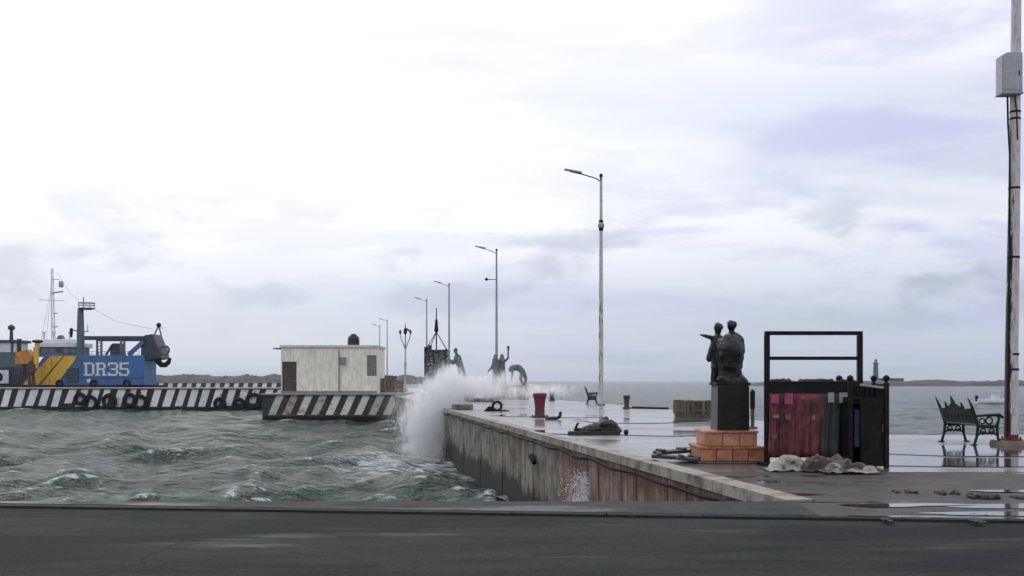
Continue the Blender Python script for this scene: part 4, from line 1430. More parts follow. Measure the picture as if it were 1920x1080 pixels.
D = DG(771)
mr = thing('mooring_ring', 'black iron mooring ring on its plate left of the red bollard', 'mooring ring', (X_(932, D), D, 0))
MB().torus((0, 0, 0.24), 0.2, 0.06, 'y').build('ring', M['iron'], mr)
MB().prism([(-0.62, 0), (0.62, 0), (0.5, .05), (-.1, .07), (-.3, .24), (-.42, .22), (-.55, .06)], -0.22, 0.22).build('plate', M['iron'], mr, 0.02)

D = DG(787)
pr = thing('pipe_offcut', 'short rusty pipe offcut lying right of the red bollard', 'pipe', (X_(1040, D), D, 0), 0.4)
MB().tube([(-.35, 0, .06), (.1, 0, .06)], 0.06, 10).build('pipe', M['brown_iron'], pr)
MB().tube([(.1, 0, .06), (.2, 0, .1), (.24, 0, .28)], [.06, .06, .05], 10).build('elbow', M['iron'], pr)

D = DG(768)
lb = thing('broken_slab', 'brown broken concrete slab at the pier edge beside the spray', 'slab', (X_(868, D), D, 0), PANG)
MB().slab([(-.5, -.6), (.2, -.75), (.48, -.1), (.35, .7), (-.4, .8), (-.55, .1)], 0.013, .26).build('slab', M['rock'], lb, 0.03)
MB().tube([(-.3, -.62, .14), (-.28, -.9, .2)], 0.02, 6).build('rebar', M['brown_iron'], lb)
MB().tube([(.1, -.7, .14), (.14, -1.0, .12)], 0.02, 6).build('rebar', M['brown_iron'], lb)
D = DG(754)
lb = thing('low_kerb_block', 'long low dark kerb block behind the mooring ring', 'block', (X_(903, D), D, 0))
MB().box(-.85, .85, -.25, .25, 0, .28, top=(.05, .05)).build('block', M['granite_light'], lb, 0.03)
MB().box(-.3, -.1, -.26, -.2, .06, .2).build('recess_plate', M['iron'], lb)

# heap of wreckage on a plank
D = DG(815)
wk = thing('wreckage_heap', 'dark heap of rags and wreckage lying on a plank near the pier edge', 'debris', (X_(1115, D), D, 0), 0.0)
s = D / F
MB().box(-50 * s, 47 * s, -.16, .16, 0.0, .09).build('plank', M['wood_dark'], wk, 0.01)
MB().box(-46 * s, 30 * s, .2, .4, 0.0, .06).build('plank', M['wood_dark'], wk, 0.01)
blob('rag_heap', [((-.05, .1, .15), (.35, .15, .2), .13, .16), ((.3, .1, .24), (.52, .1, .2), .15, .1), ((.1, .2, .2), (.3, .2, .38), .1, .09), ((.62, .1, .12), (.35, .05, .1), .08, .1), ((-.45, .1, .12), (-.2, .1, .13), .05, .1)],
     M['litter'], wk, 0.03, 2, rough=0.06, rscale=9)
blob('black_bag', [((.28, .02, .28), (.46, .05, .27), .12, .1)], M['litter_black'], wk, 0.03, 2, rough=0.04, rscale=8)
MB().tube([(-.52, .05, .1), (-.46, .08, .24), (-.42, .1, .3)], .03, 6).build('bent_rod', M['iron'], wk)
MB().sphere((.82, .02, .07), .07, 10, 7).build('float', M['black_plastic'], wk)

# round planter clad in upright boards
D = DG(783)
s = D / F
pl = thing('wooden_planter', 'low rounded planter clad in weathered upright boards left of the statue', 'planter', (X_(1305, D), D, 0))
rx, ry, hh = 42 * s, 0.5, 34 * s
core_pts = [(rx * .93 * math.copysign(abs(math.cos(a)) ** .6, math.cos(a)), ry * .93 * math.copysign(abs(math.sin(a)) ** .6, math.sin(a))) for a in [2 * math.pi * k / 40 for k in range(40)]]
MB().slab(core_pts, 0.06, hh - .05).build('core', M['litter'], pl)
MB().slab([(x * 1.02, y * 1.02) for x, y in core_pts], 0, .16).build('plinth', M['wood_grey'], pl, 0.02)
MB().slab([(x * 1.1, y * 1.1) for x, y in core_pts], hh * .36, hh * .42).build('hoop', M['wood_grey'], pl, 0.01)
bm_ = MB().box(-.055, .055, -.022, .022, 0.16, hh).mesh('board')
bm_.materials.append(M['wood_grey'])
for k in range(34):
    a = 2 * math.pi * k / 34
    x = rx * .96 * math.copysign(abs(math.cos(a)) ** .6, math.cos(a))
    y = ry * .96 * math.copysign(abs(math.sin(a)) ** .6, math.sin(a))
    piece('board', bm_, None, pl, (x, y, random.uniform(-.02, 0.0)), (0, 0, math.atan2(y / ry, x / rx) + math.pi / 2), (1, 1, random.uniform(.94, 1)))

# loose hose lying at the far edge
D = DG(767)
hs = MB().tube([(X_(1192, D), D + 1.6, .05), (X_(1205, D), D + 1.0, .05), (X_(1222, D), D + .3, .05), (X_(1240, D), D - .2, .05), (X_(1252, D), D - .3, .05)], .05, 8).build('hose', M['iron'])
tag(hs, 'dark hose lying on the far pier edge right of the brown bollard', 'hose')

# ------------------------------------------------------------------ benches
def make_bench():
    t = thing('iron_bench', '', 'bench', (0, 0, 0), 0, 'cast iron benches on the pier')
    Lb = 1.35
    for sx in (-1, 1):
        x = sx * Lb / 2
        fr = MB()
        # rear leg running up into the pointed stile (bench back is at +y)
        fr.tube([(x, .30, 0), (x, .24, .2), (x, .21, .42), (x, .27, .62), (x, .36, .86), (x, .45, 1.04)], [.032, .03, .036, .034, .03, .008], 8)
        fr.tube([(x, -.30, 0), (x, -.24, .18), (x, -.22, .42), (x, -.27, .60), (x, -.20, .665)], [.032, .028, .034, .03, .028], 8)
        fr.tube([(x, -.36, .60), (x, -.28, .665), (x, 0.0, .655), (x, .27, .64)], [.03, .034, .03, .026], 8)
        fr.tube([(x, -.23, .42), (x, 0, .40), (x, .21, .42)], .03, 8)
        # low scrolled stretcher between the legs
        fr.tube([(x, -.25, .2), (x, -.12, .30), (x, 0, .26), (x, .12, .30), (x, .25, .2)], .024, 8)
        fr.torus((x, -.04, .54), .075, .018, 'x', 14, 6)
        fr.torus((x, .12, .53), .06, .016, 'x', 14, 6)
        fr.torus((x, -.1, .31), .06, .018, 'x', 12, 6)
        fr.torus((x, .1, .31), .06, .018, 'x', 12, 6)
        fr.box(x - .04, x + .04, -.36, -.25, 0, .03).box(x - .04, x + .04, .25, .36, 0, .03)
        fr.build('end_frame', M['iron_green'], t)
    for k in range(6):
        MB().box(-Lb / 2, Lb / 2, -.24 + k * .077, -.24 + k * .077 + .062, .425, .45).build('seat_slat', M['iron_green'], t, 0.004)

    # back: pierced panels under a crest of points
    def back(pts, name):
        mb = MB()
        n = len(pts)
        vs = []
        for x, z in pts:
            y = .22 + (z - .45) * .36
            vs += [(x, y, z), (x, y + .03, z)]
        fs = [tuple(2 * i for i in range(n)), tuple(2 * i + 1 for i in range(n))[::-1]]
        fs += [(2 * i, 2 * ((i + 1) % n), 2 * ((i + 1) % n) + 1, 2 * i + 1) for i in range(n)]
        mb.add(vs, fs).build(name, M['iron_green'], t, smooth=False)
    back([(-.66, .47), (.66, .47), (.66, .53), (-.66, .53)], 'lower_rail')
    back([(-.66, .80), (-.45, .78), (-.22, .84), (-.08, .90), (0, 1.06), (.08, .90), (.22, .84), (.45, .78), (.66, .80), (.66, .70), (-.66, .70)], 'crest')
    for k in range(9):
        x = -.6 + k * .15
        back([(x - .068, .531), (x + .068, .531), (x + .05, .6), (x + .068, .699), (x - .068, .699), (x - .05, .6)], 'back_panel')
    for x in (-.33, .33):
        back([(x - .06, .79), (x + .06, .79), (x, .93)], 'crest_point')
    return t


D = DG(832)
b1 = make_bench()
b1['label'] = 'near black cast iron bench with pointed back beside the white lamp post'
b1.location = (X_(1819, D), D, 0)
b1.rotation_euler[2] = R(96)
D = DG(757)
b2 = copy_tree(b1)
b2['label'] = 'far cast iron bench at the foot of the tall rust patched lamp post'
b2.location = (X_(1110, D), D, 0)
b2.rotation_euler[2] = R(84)

# ------------------------------------------------------------------ main statue on its terracotta steps
D = 17.85
s = D / F
stt = thing('bronze_statue', 'dark bronze statue of two figures, one pointing, on orange stepped base', 'statue', (X_(1361, D), D, 0))
SX = lambda px: (px - 1361) * s
SZ = lambda py: Z_(py, D)
MB().box(SX(1298), SX(1424), -.60, .66, 0, SZ(861)).build('footing', M['granite_light'], stt, 0.02)


def tiled_step(x0, x1, y0, y1, z0, z1, n, mat, name):
    root = MB().box(x0 + .03, x1 - .03, y0 + .03, y1 - .03, z0, z1 - .025).build(name, M['brown_iron'], stt)
    w = (x1 - x0) / n
    for k in range(n):
        MB().box(x0 + k * w + .006, x0 + (k + 1) * w - .006, y0, y0 + .028, z0 + .01, z1 - .045).build('tile', M[mat], root, 0.004)
    m = max(2, int((y1 - y0) / w))
    d = (y1 - y0 - .06) / m
    for sx in (0, 1):
        xa = x0 if not sx else x1 - .028
        for k in range(m):
            MB().box(xa, xa + .028, y0 + .03 + k * d + .006, y0 + .03 + (k + 1) * d - .006, z0 + .01, z1 - .045).build('tile', M[mat], root, 0.004)
    for k in range(n):
        MB().box(x0 - .018 + k * (w + .036 / n) + .004, x0 - .018 + (k + 1) * (w + .036 / n) - .004, y0 - .018, y1 + .018, z1 - .04, z1).build('tread_tile', M[mat], root, 0.006)
    return root


tiled_step(SX(1303), SX(1419), -.54, .58, SZ(861), SZ(834), 4, 'terracotta', 'lower_step')
tiled_step(SX(1314), SX(1409), -.43, .47, SZ(834), SZ(806), 3, 'terracotta_pale', 'upper_step')
MB().box(SX(1339), SX(1399), -.26, .34, SZ(806), SZ(722), top=(.012, .012)).build('plinth', M['granite_light'], stt, 0.01)
MB().box(SX(1340), SX(1398), -.275, -.245, SZ(804), SZ(724)).build('plinth_front', M['granite_dark'], stt, 0.004)  # front face of the plinth, its tone set darker than the sides by colour
MB().box(SX(1348), SX(1390), -.285, -.274, SZ(795), SZ(752)).build('plaque', M['granite_dark'], stt, 0.004)
MB().box(SX(1337), SX(1401), -.28, .36, SZ(722), SZ(717)).build('plinth_cap', M['granite_dark'], stt, 0.008)
S3 = lambda px, py, y=0.0: (SX(px), y, SZ(py))
# rounded cloaked mass in front
lump = [(S3(1367, 651, -.06), S3(1367, 664, -.06), .235, .245), (S3(1366, 668, -.05), S3(1367, 690, -.03), .235, .185), (S3(1367, 690, -.03), S3(1370, 714, 0), .19, .21), (S3(1352, 712, 0), S3(1391, 716, 0), .09, .1)]
blob('cloaked_mass', lump, M['bronze'], stt, 0.022, 5, rough=0.035, rscale=6)
# taller figure, right
fg = [(S3(1375, 612, .12), S3(1375, 608.5, .12), .078, .088), (S3(1375, 618, .13), S3(1376, 630, .15), .05, .065),
      (S3(1370, 634, .15), S3(1386, 634, .15), .075, .07), (S3(1378, 637, .16), S3(1380, 668, .16), .155, .12), (S3(1380, 668, .16), S3(1381, 690, .16), .13, .13),
      (S3(1391, 636, .13), S3(1394, 659, .1), .066, .055), (S3(1394, 659, .1), S3(1390, 683, .06), .052, .036), (S3(1390, 684, .06), S3(1389, 690, .04), .038, .03),
      (S3(1366, 636, .16), S3(1358, 656, .2), .06, .05),
      (S3(1376, 690, .17), S3(1375, 718, .17), .085, .06), (S3(1385, 690, .15), S3(1387, 718, .15), .085, .06),
      (S3(1375, 610, .045), S3(1375, 611, .04), .02, .016)]
fg += [(S3(1382.5, 609.5, .12), S3(1382.5, 610.5, .12), .016, .014), (S3(1367.5, 609.5, .12), S3(1367.5, 610.5, .12), .016, .014)]
blob('tall_figure', fg, M['bronze'], stt, 0.014, 3, rough=0.014, rscale=11)
# smaller figure, left, arm stretched out
fl = [(S3(1349, 617, .1), S3(1349, 613, .1), .07, .08), (S3(1348, 622, .11), S3(1347, 632, .12), .045, .06), (S3(1349, 607.5, .13), S3(1354, 613, .15), .045, .05),
      (S3(1341, 635, .12), S3(1354, 634, .12), .055, .055), (S3(1347, 640, .12), S3(1347, 672, .13), .12, .1), (S3(1346, 672, .13), S3(1345, 690, .13), .1, .09),
      (S3(1341, 634, .1), S3(1328, 631, .04), .046, .036), (S3(1328, 631, .04), S3(1317, 628, 0), .034, .024), (S3(1317, 628, 0), S3(1312, 626.5, -.01), .022, .012), (S3(1317, 628.5, 0), S3(1313.5, 629.5, -.01), .014, .01),
      (S3(1341, 640, .1), S3(1333, 657, .06), .046, .04), (S3(1333, 657, .06), S3(1330, 666, .04), .038, .034),
      (S3(1342, 688, .1), S3(1339, 718, .1), .07, .045), (S3(1349, 690, .14), S3(1349, 718, .14), .07, .045)]
blob('pointing_figure', fl, M['bronze'], stt, 0.014, 3, rough=0.012, rscale=11)
blob('carried_bundle', [(S3(1330, 666, .03), S3(1330.5, 674, .03), .045, .05), (S3(1327, 672, .03), S3(1332, 668, .03), .03, .03)], M['bronze'], stt, 0.016, 3)

# post behind the statue
D = DG(803)
s = D / F
pb = thing('litter_bin', 'slim dark litter bin on a post between statue and black rack', 'bin', (X_(1411, D), D, 0))
MB().tube([(0, 0, 0), (0, 0, 36 * s)], .055, 10).build('post', M['brown_iron'], pb)
MB().lathe([(.06, 36 * s), (.075, 40 * s), (.075, 66 * s), (.085, 68 * s), (.03, 73 * s)], 14).build('drum', M['iron'], pb)
MB().lathe([(.16, 0), (.16, .03), (.06, .06)], 14).build('foot', M['brown_iron'], pb)

# ------------------------------------------------------------------ black rack, cabinet and tarpaulins
D = 16.9
s = D / F
rk = thing('display_rack', 'tall black metal rack frame hung with dull red cloths', 'rack', (X_(1437, D), D, 0))
RX = lambda px: (px - 1437) * s
RZ = lambda py: Z_(py, D)
for px in (1438, 1612):
    MB().box(RX(px) - .042, RX(px) + .042, -.04, .04, 0, RZ(628.6)).build('post', M['iron'], rk, 0.006)
    MB().box(RX(px) - .09, RX(px) + .09, -.3, .3, 0, .05).build('foot', M['iron'], rk, 0.006)
MB().box(RX(1434), RX(1616.5), -.042, .042, RZ(628.6) + .002, RZ(621)).build('top_bar', M['iron'], rk, 0.006)
MB().box(RX(1443), RX(1607.4), -.03, .03, RZ(675), RZ(668.5)).build('middle_bar', M['iron'], rk, 0.005)
MB().box(RX(1443), RX(1607.4), -.06, .06, RZ(735), RZ(715)).build('counter_beam', M['iron'], rk, 0.01)
MB().box(RX(1443), RX(1607.4), .02, .06, RZ(858), RZ(735) - .002).build('back_board', M['iron'], rk)
# uneven folded goods on the counter beam
blob('folded_goods', [((RX(1447), 0, RZ(714)), (RX(1480), 0, RZ(714)), .03, .04), ((RX(1500), 0, RZ(714.5)), (RX(1560), 0, RZ(714)), .03, .035), ((RX(1575), 0, RZ(715)), (RX(1603), 0, RZ(714.5)), .035, .03)], M['litter_black'], rk, 0.015, 3, rough=.02, rscale=12)


def hanging(x0, x1, z0, z1, mat, seed, y=-.09):
    n, m = 14, 10
    vs, fs = [], []
    for j in range(m + 1):
        for i in range(n + 1):
            f, g = i / n, j / m
            w = .022 * math.sin(f * 11 + seed * 2.1 + g * .8) * (0.3 + g) + .012 * math.sin(f * 23 + seed + g * 3)
            vs.append((x0 + (x1 - x0) * f + .01 * math.sin(g * 5 + seed), y + w - .02 * g, z1 + (z0 - z1) * g + .02 * math.sin(f * 9 + seed) * g))
    for j in range(m):
        for i in range(n):
            a = j * (n + 1) + i
            fs.append((a, a + 1, a + n + 2, a + n + 1))
    o = MB().add(vs, fs).build('hanging_cloth', M[mat], rk)
    md = o.modifiers.new('thick', 'SOLIDIFY')
    md.thickness = .006
    return o


cl = [(1439, 1464, 'cloth_red'), (1459, 1489, 'cloth_red'), (1484, 1512, 'cloth_red'), (1506, 1540, 'cloth_red'), (1535, 1572, 'cloth_grey'), (1569, 1594, 'iron')]
for k, (a, b, mt) in enumerate(cl):
    hanging(RX(a), RX(b), RZ(856 + random.uniform(-4, 4)), RZ(738), mt, k * 1.7, -.09 - .012 * (k % 2))
for a, b, z0, z1, mt in ((1441, 1455, 756, 739, 'tag_pink'), (1466, 1482, 758, 737, 'tag_pink'), (1547, 1558, 754, 736, 'tag_white'), (1568, 1583, 755, 736, 'tag_white'),
                         (1445, 1456, 783, 777, 'tag_pink'), (1468, 1478, 786, 776, 'tag_white'), (1497, 1505, 748, 742, 'tag_pink'), (1517, 1523, 786, 777, 'tag_white'), (1444, 1452, 822, 812, 'tag_white')):
    small = mt if z1 < 760 and a not in (1497,) else 'cloth_red'
    MB().box(RX(a), RX(b), -.165, -.155, RZ(z0), RZ(z1)).build('price_tag', M[mt] if z1 < 760 else M['brick_red'], rk, 0.002)
for k, px in enumerate((1448, 1474, 1552, 1575)):
    MB().tube([(RX(px), -.16, RZ(738)), (RX(px), -.02, RZ(732))], .004, 5).build('string', M['iron'], rk)

D = 16.4
s = D / F
cb = thing('iron_cabinet', 'black iron cabinet with knobbed corner posts right of the red cloths', 'cabinet', (X_(1594, D), D, 0))
KX = lambda px: (px - 1594) * s
KZ = lambda py: Z_(py, D)
for px, yy_ in ((1594, 0.0), (1661, -.02), (1594, .55), (1661, .55)):
    MB().box(KX(px) - .035, KX(px) + .035, yy_ - .035, yy_ + .035, 0, KZ(718)).build('post', M['iron'], cb, 0.005)
    MB().lathe([(.03, KZ(718)), (.022, KZ(715.5)), (.05, KZ(712)), (.056, KZ(708)), (.035, KZ(704.5)), (.005, KZ(703))], 12, (KX(px), yy_, 0)).build('knob', M['iron'], cb)
MB().box(KX(1613), KX(1657.5), -.015, .03, .03, KZ(746)).build('door', M['iron'], cb, 0.01)
MB().box(KX(1598), KX(1657), .5, .54, .03, KZ(722)).build('back_panel', M['iron'], cb)
MB().box(KX(1594) - .012, KX(1594) + .012, .04, .51, .03, KZ(745)).build('side_panel', M['iron'], cb)
MB().box(KX(1661) - .012, KX(1661) + .012, .04, .51, .03, KZ(720)).build('side_panel', M['iron'], cb)
MB().box(KX(1603), KX(1612.6), .02, .05, KZ(838), KZ(768)).build('blue_panel', M['cloth_blue'], cb, 0.004)
MB().box(KX(1598), KX(1657.5), -.02, .02, KZ(748.5), KZ(746.3)).build('rail', M['iron'], cb)
MB().bar((KX(1613), 0, KZ(721)), (KX(1657), 0, KZ(727)), .035).build('top_rail', M['pole_grey'], cb)
for zz, rr in ((729, .05), (741, .045), (735, .03)):
    MB().torus((KX(1607), 0.0, KZ(zz)), rr, .012, 'y', 14, 6).build('scroll', M['iron'], cb)
for k in range(5):
    MB().bar((KX(1617 + k * 9.2), 0, KZ(746)), (KX(1617 + k * 9.2), 0, KZ(722 + k * 1.1)), .018).build('bar', M['iron'], cb)
MB().box(KX(1598), KX(1657), .04, .5, KZ(758), KZ(755)).build('shelf', M['iron'], cb)
MB().box(KX(1652), KX(1655), -.045, -.016, KZ(810), KZ(796)).build('handle', M['brown_iron'], cb, .003)


def settle_sheet(w, dep, over, seed, lumps, n=72, m=44, steps=46):
    """a sheet larger than its footprint is dropped, pushed together and left to settle over a few lumps"""
    r = np.random.default_rng(seed)
    f = np.linspace(-.5, .5, n)
    g = np.linspace(-.5, .5, m)
    dx0, dy0 = w * over / (n - 1), dep * over / (m - 1)
    X, Y = np.meshgrid(f * w, g * dep, indexing='ij')
    Z = np.full_like(X, .30)
    for k in range(9):
        a = r.uniform(-.9, .9) + (0 if k % 3 else 1.4)
        fr = r.uniform(8, 20)
        Z += r.uniform(.02, .05) * np.sin(fr * (math.cos(a) * X + math.sin(a) * Y) + r.uniform(0, 6.28))
    P_ = np.stack([X, Y, Z], -1)
    V_ = np.zeros_like(P_)
    ang = r.uniform(-.3, .3)

    def fix(A, B, L0, k=.5):
        d = B - A
        ln = np.maximum(np.linalg.norm(d, axis=-1, keepdims=True), 1e-6)
        c = d * (k * (ln - L0) / ln)
        A += c
        B -= c
    dd = math.hypot(dx0, dy0)
    for st_ in range(steps):
        V_ *= .93
        V_[..., 2] -= .0016
        old = P_.copy()
        P_ += V_
        for it in range(4):
            for o in (0, 1):
                e = (n - o) // 2 * 2
                fix(P_[o:o + e:2], P_[o + 1:o + e:2], dx0)
                e = (m - o) // 2 * 2
                fix(P_[:, o:o + e:2], P_[:, o + 1:o + e:2], dy0)
            for (ai, bi) in (((slice(0, -1), slice(0, -1)), (slice(1, None), slice(1, None))), ((slice(1, None), slice(0, -1)), (slice(0, -1), slice(1, None)))):
                A, B = P_[ai].copy(), P_[bi].copy()
                d = B - A
                ln = np.maximum(np.linalg.norm(d, axis=-1, keepdims=True), 1e-6)
                c = d * (.12 * (ln - dd) / ln)
                P_[ai] += c
                P_[bi] -= c
            d = P_[2:] - P_[:-2]
            ln = np.maximum(np.linalg.norm(d, axis=-1, keepdims=True), 1e-6)
            c = d * (.06 * np.minimum(ln - 1.7 * dx0, 0) / ln)
            P_[2:] -= c
            P_[:-2] += c
            for (cx, cy_, cz, rr) in lumps:
                d = P_ - np.array([cx, cy_, cz])
                ln = np.maximum(np.linalg.norm(d, axis=-1, keepdims=True), 1e-6)
                push = np.maximum(rr - ln, 0)
                P_ += d / ln * push
            lim = np.abs(P_[..., 0]) > w * .56
            P_[..., 0] = np.where(lim, np.sign(P_[..., 0]) * w * .56, P_[..., 0])
            lim = np.abs(P_[..., 1]) > dep * .6
            P_[..., 1] = np.where(lim, np.sign(P_[..., 1]) * dep * .6, P_[..., 1])
            lo = .012 + .03 * np.abs(np.sin(P_[..., 0] * 23 + P_[..., 1] * 17 + seed)) * 0.5
            P_[..., 2] = np.maximum(P_[..., 2], lo)
        V_ = P_ - old
        sp = np.linalg.norm(V_, axis=-1, keepdims=True)
        V_ *= np.minimum(1, .03 / np.maximum(sp, 1e-6))
    # creases left in the stiff sheet
    W1 = np.zeros((n, m))
    for i in range(n):
        for j in range(m):
            v = Vector((f[i] * 3.4 * w / .8, g[j] * 2.6, seed * 1.7))
            wv = Vector((mnoise.noise(v * 1.3), mnoise.noise(v * 1.3 + Vector((5, 2, 0))), 0)) * .9
            W1[i, j] = abs(mnoise.noise((v + wv) * 1.6)) * 1.5 + abs(mnoise.noise((v + wv) * 3.7)) * .5
            W1[i, j] = W1[i, j] / (1 + .55 * W1[i, j])
    P_[..., 2] = np.maximum(P_[..., 2] * (.62 + .6 * W1) + .02 * W1, .008)
    P_[..., 1] -= .10 * (W1 - .5) * np.minimum(1, P_[..., 2] / .12)
    idx = np.arange(n * m).reshape(n, m)
    q = np.stack([idx[:-1, :-1], idx[1:, :-1], idx[1:, 1:], idx[:-1, 1:]], -1).reshape(-1, 4)
    return P_.reshape(-1, 3).tolist(), q.tolist()


def tarp(label, px0, px1, D, mat, seed, dep, over, lumps):
    s = D / F
    w = (px1 - px0) * s
    t = thing('tarpaulin', label, 'tarpaulin', (X_((px0 + px1) / 2, D), D, 0))
    vs, fs = settle_sheet(w, dep, over, seed, [(a * w, b_ * dep, c, r_) for a, b_, c, r_ in lumps])
    o = MB().add(vs, fs).build('cloth', M[mat], t)
    o.data.polygons.foreach_set('use_smooth', [True] * len(o.data.polygons))
    for e in o.data.edges:
        e.use_edge_sharp = False
    md = o.modifiers.new('thick', 'SOLIDIFY')
    md.thickness = .008
    md = o.modifiers.new('smooth', 'SUBSURF')
    md.levels = 1
    md.render_levels = 1
    MB().tube([(-w * .46, -dep * .5, .02), (-w * .5, -dep * .62, .012), (-w * .42, -dep * .7, .012), (-w * .3, -dep * .66, .012)], .008, 6).build('cord', M['iron'], t)
    return t


tarp('crumpled dirty white tarpaulin on the ground in front of the red cloths', 1438, 1532, 16.05, 'tarp_white', 3, .62, 1.35, ((-.02, .1, .04, .24), (-.3, .1, .0, .13), (.32, .1, 0, .14)))
tarp('crumpled brownish tarpaulin on the ground in front of the black cabinet', 1508, 1636, 15.85, 'tarp_brown', 7, .6, 1.35, ((-.28, .1, .05, .24), (.05, .15, .04, .2), (.3, .1, .0, .15)))
tarp('pale folded tarpaulin corner between the other two crumpled sheets', 1545, 1640, 15.5, 'tarp_white', 12, .36, 1.4, ((-.28, .1, 0, .15), (.1, .15, -.02, .08), (.42, 0, 0, .12)))

# dark broken boards left of the statue
D = DG(864)
s = D / F
for px0, px1, y0, rz, z, tilt, lab in ((1222, 1312, 0.0, -.10, .03, .06, 'wide dark board leaning at the left foot of the orange steps'),
                                 (1235, 1300, .45, .22, .10, -.05, 'narrow dark board crossing on top of the wide dark board'),
                                 (1262, 1312, -.42, -.05, .03, .1, 'short black board lying nearest the pier edge before the orange steps')):
    w = (px1 - px0) * s
    t = thing('loose_board', lab, 'board', (X_((px0 + px1) / 2, D), D + y0, z + .02), rz, 'dark boards by the statue')
    t.rotation_euler[1] = tilt
    MB().box(-w / 2, w / 2, -.17, .17, -.02, .035).build('board', M['wood_dark'], t, .006)
    for k in (-.35, .3):
        MB().box(w * k - .04, w * k + .04, -.16, .16, .0352, .07).build('batten', M['litter_black'], t, .004)

# seaweed and litter washed onto the pavement
def clump(px, py, wpx, hpx, mat, label, seed, cat='debris'):
    rr = random.Random(seed)
    D = DG(py)
    s = D / F
    w, h = wpx * s / 2, hpx * s
    h *= .7
    caps = []
    for k in range(7):
        x = rr.uniform(-.8, .8) * w
        caps.append(((x, rr.uniform(-.12, .12), h * .25), (x + rr.uniform(-.3, .3) * w, rr.uniform(-.15, .15), h * .2), h * rr.uniform(.3, .55), h * rr.uniform(.2, .4)))
    o = blob('washed_up_clump', caps, M[mat], None, max(h * .09, .008), 2, (X_(px, D), D, 0), 0, rough=h * .35, rscale=3 / max(h, .05))
    return tag(o, label, cat, 'clumps washed onto the pavement')


clump(1695, 923, 54, 8, 'litter_black', 'dark weed clump at the left end of the washed up line by the puddle', 1)
clump(1772, 926, 74, 11, 'litter', 'brown weed clump in the middle of the washed up line by the puddle', 2)
clump(1846, 934, 56, 15, 'litter', 'thickest brown weed clump of the line, between bench and right edge', 3)
clump(1912, 934, 24, 9, 'litter_black', 'dark weed clump cut by the right edge of the pavement', 4)
clump(1666, 977, 22, 9, 'litter_black', 'small black scrap at the left end of the lower puddle', 5, 'litter')
clump(1838, 966, 44, 4, 'litter_black', 'thin dark scrap lying in the puddle, upper of two', 6, 'litter')
clump(1832, 978, 26, 9, 'litter_black', 'dark lump in the puddle just below a thin scrap', 7, 'litter')
clump(1440, 902, 48, 4, 'litter_black', 'thin dark scrap on the pavement below the orange steps', 8, 'litter')
clump(1545, 906, 60, 3, 'litter', 'flat brown scrap on the pavement below the tarpaulins', 9, 'litter')

# ------------------------------------------------------------------ small motor boat on the right
DM = 175.0
s = DM / F
mbt = thing('motor_boat', 'small white open motor boat on the water behind the near bench', 'boat', (X_(1865, DM), DM, SEA_Z))
hv, hf = [], []
secs = [(-3.1, .8), (-1.5, 1.0), (.8, 1.0), (2.4, .65), (3.5, .06)]
for x, w in secs:
    sheer = .75 + .25 * max(0, x / 3.5) ** 2
    for yy_, z in ((-w, sheer), (-w * .75, .1), (0, -.25), (w * .75, .1), (w, sheer)):
        hv.append((x, yy_, z))
for i in range(len(secs) - 1):
    for j in range(4):
        a = i * 5 + j
        hf.append((a, a + 1, a + 6, a + 5))
hf.append((0, 1, 2, 3, 4))
o = MB().add(hv, hf).build('hull', M['ship_white'], mbt)
md = o.modifiers.new('thick', 'SOLIDIFY')
md.thickness = .07
MB().box(-3.3, -2.9, -.25, .25, .4, 1.4).build('outboard_motor', M['iron'], mbt, .06)
MB().box(-.6, .8, -.55, .55, .4, 1.75, top=(.25, .1)).build('console', M['ship_white'], mbt, .05)
MB().box(-1.2, 1.1, -.8, .8, 2.1, 2.2).build('canopy', M['ship_white'], mbt, .03)
for x in (-1.1, 1.0):
    for y in (-.7, .7):
        MB().tube([(x, y, .7), (x, y, 2.1)], .03, 6).build('canopy_post', M['pole_grey'], mbt)
for x in (-2, 1.8):
    MB().box(x - .15, x + .15, -.8, .8, .45, .52).build('thwart', M['wood_grey'], mbt)

YS = 21.3
XS = E(YS)

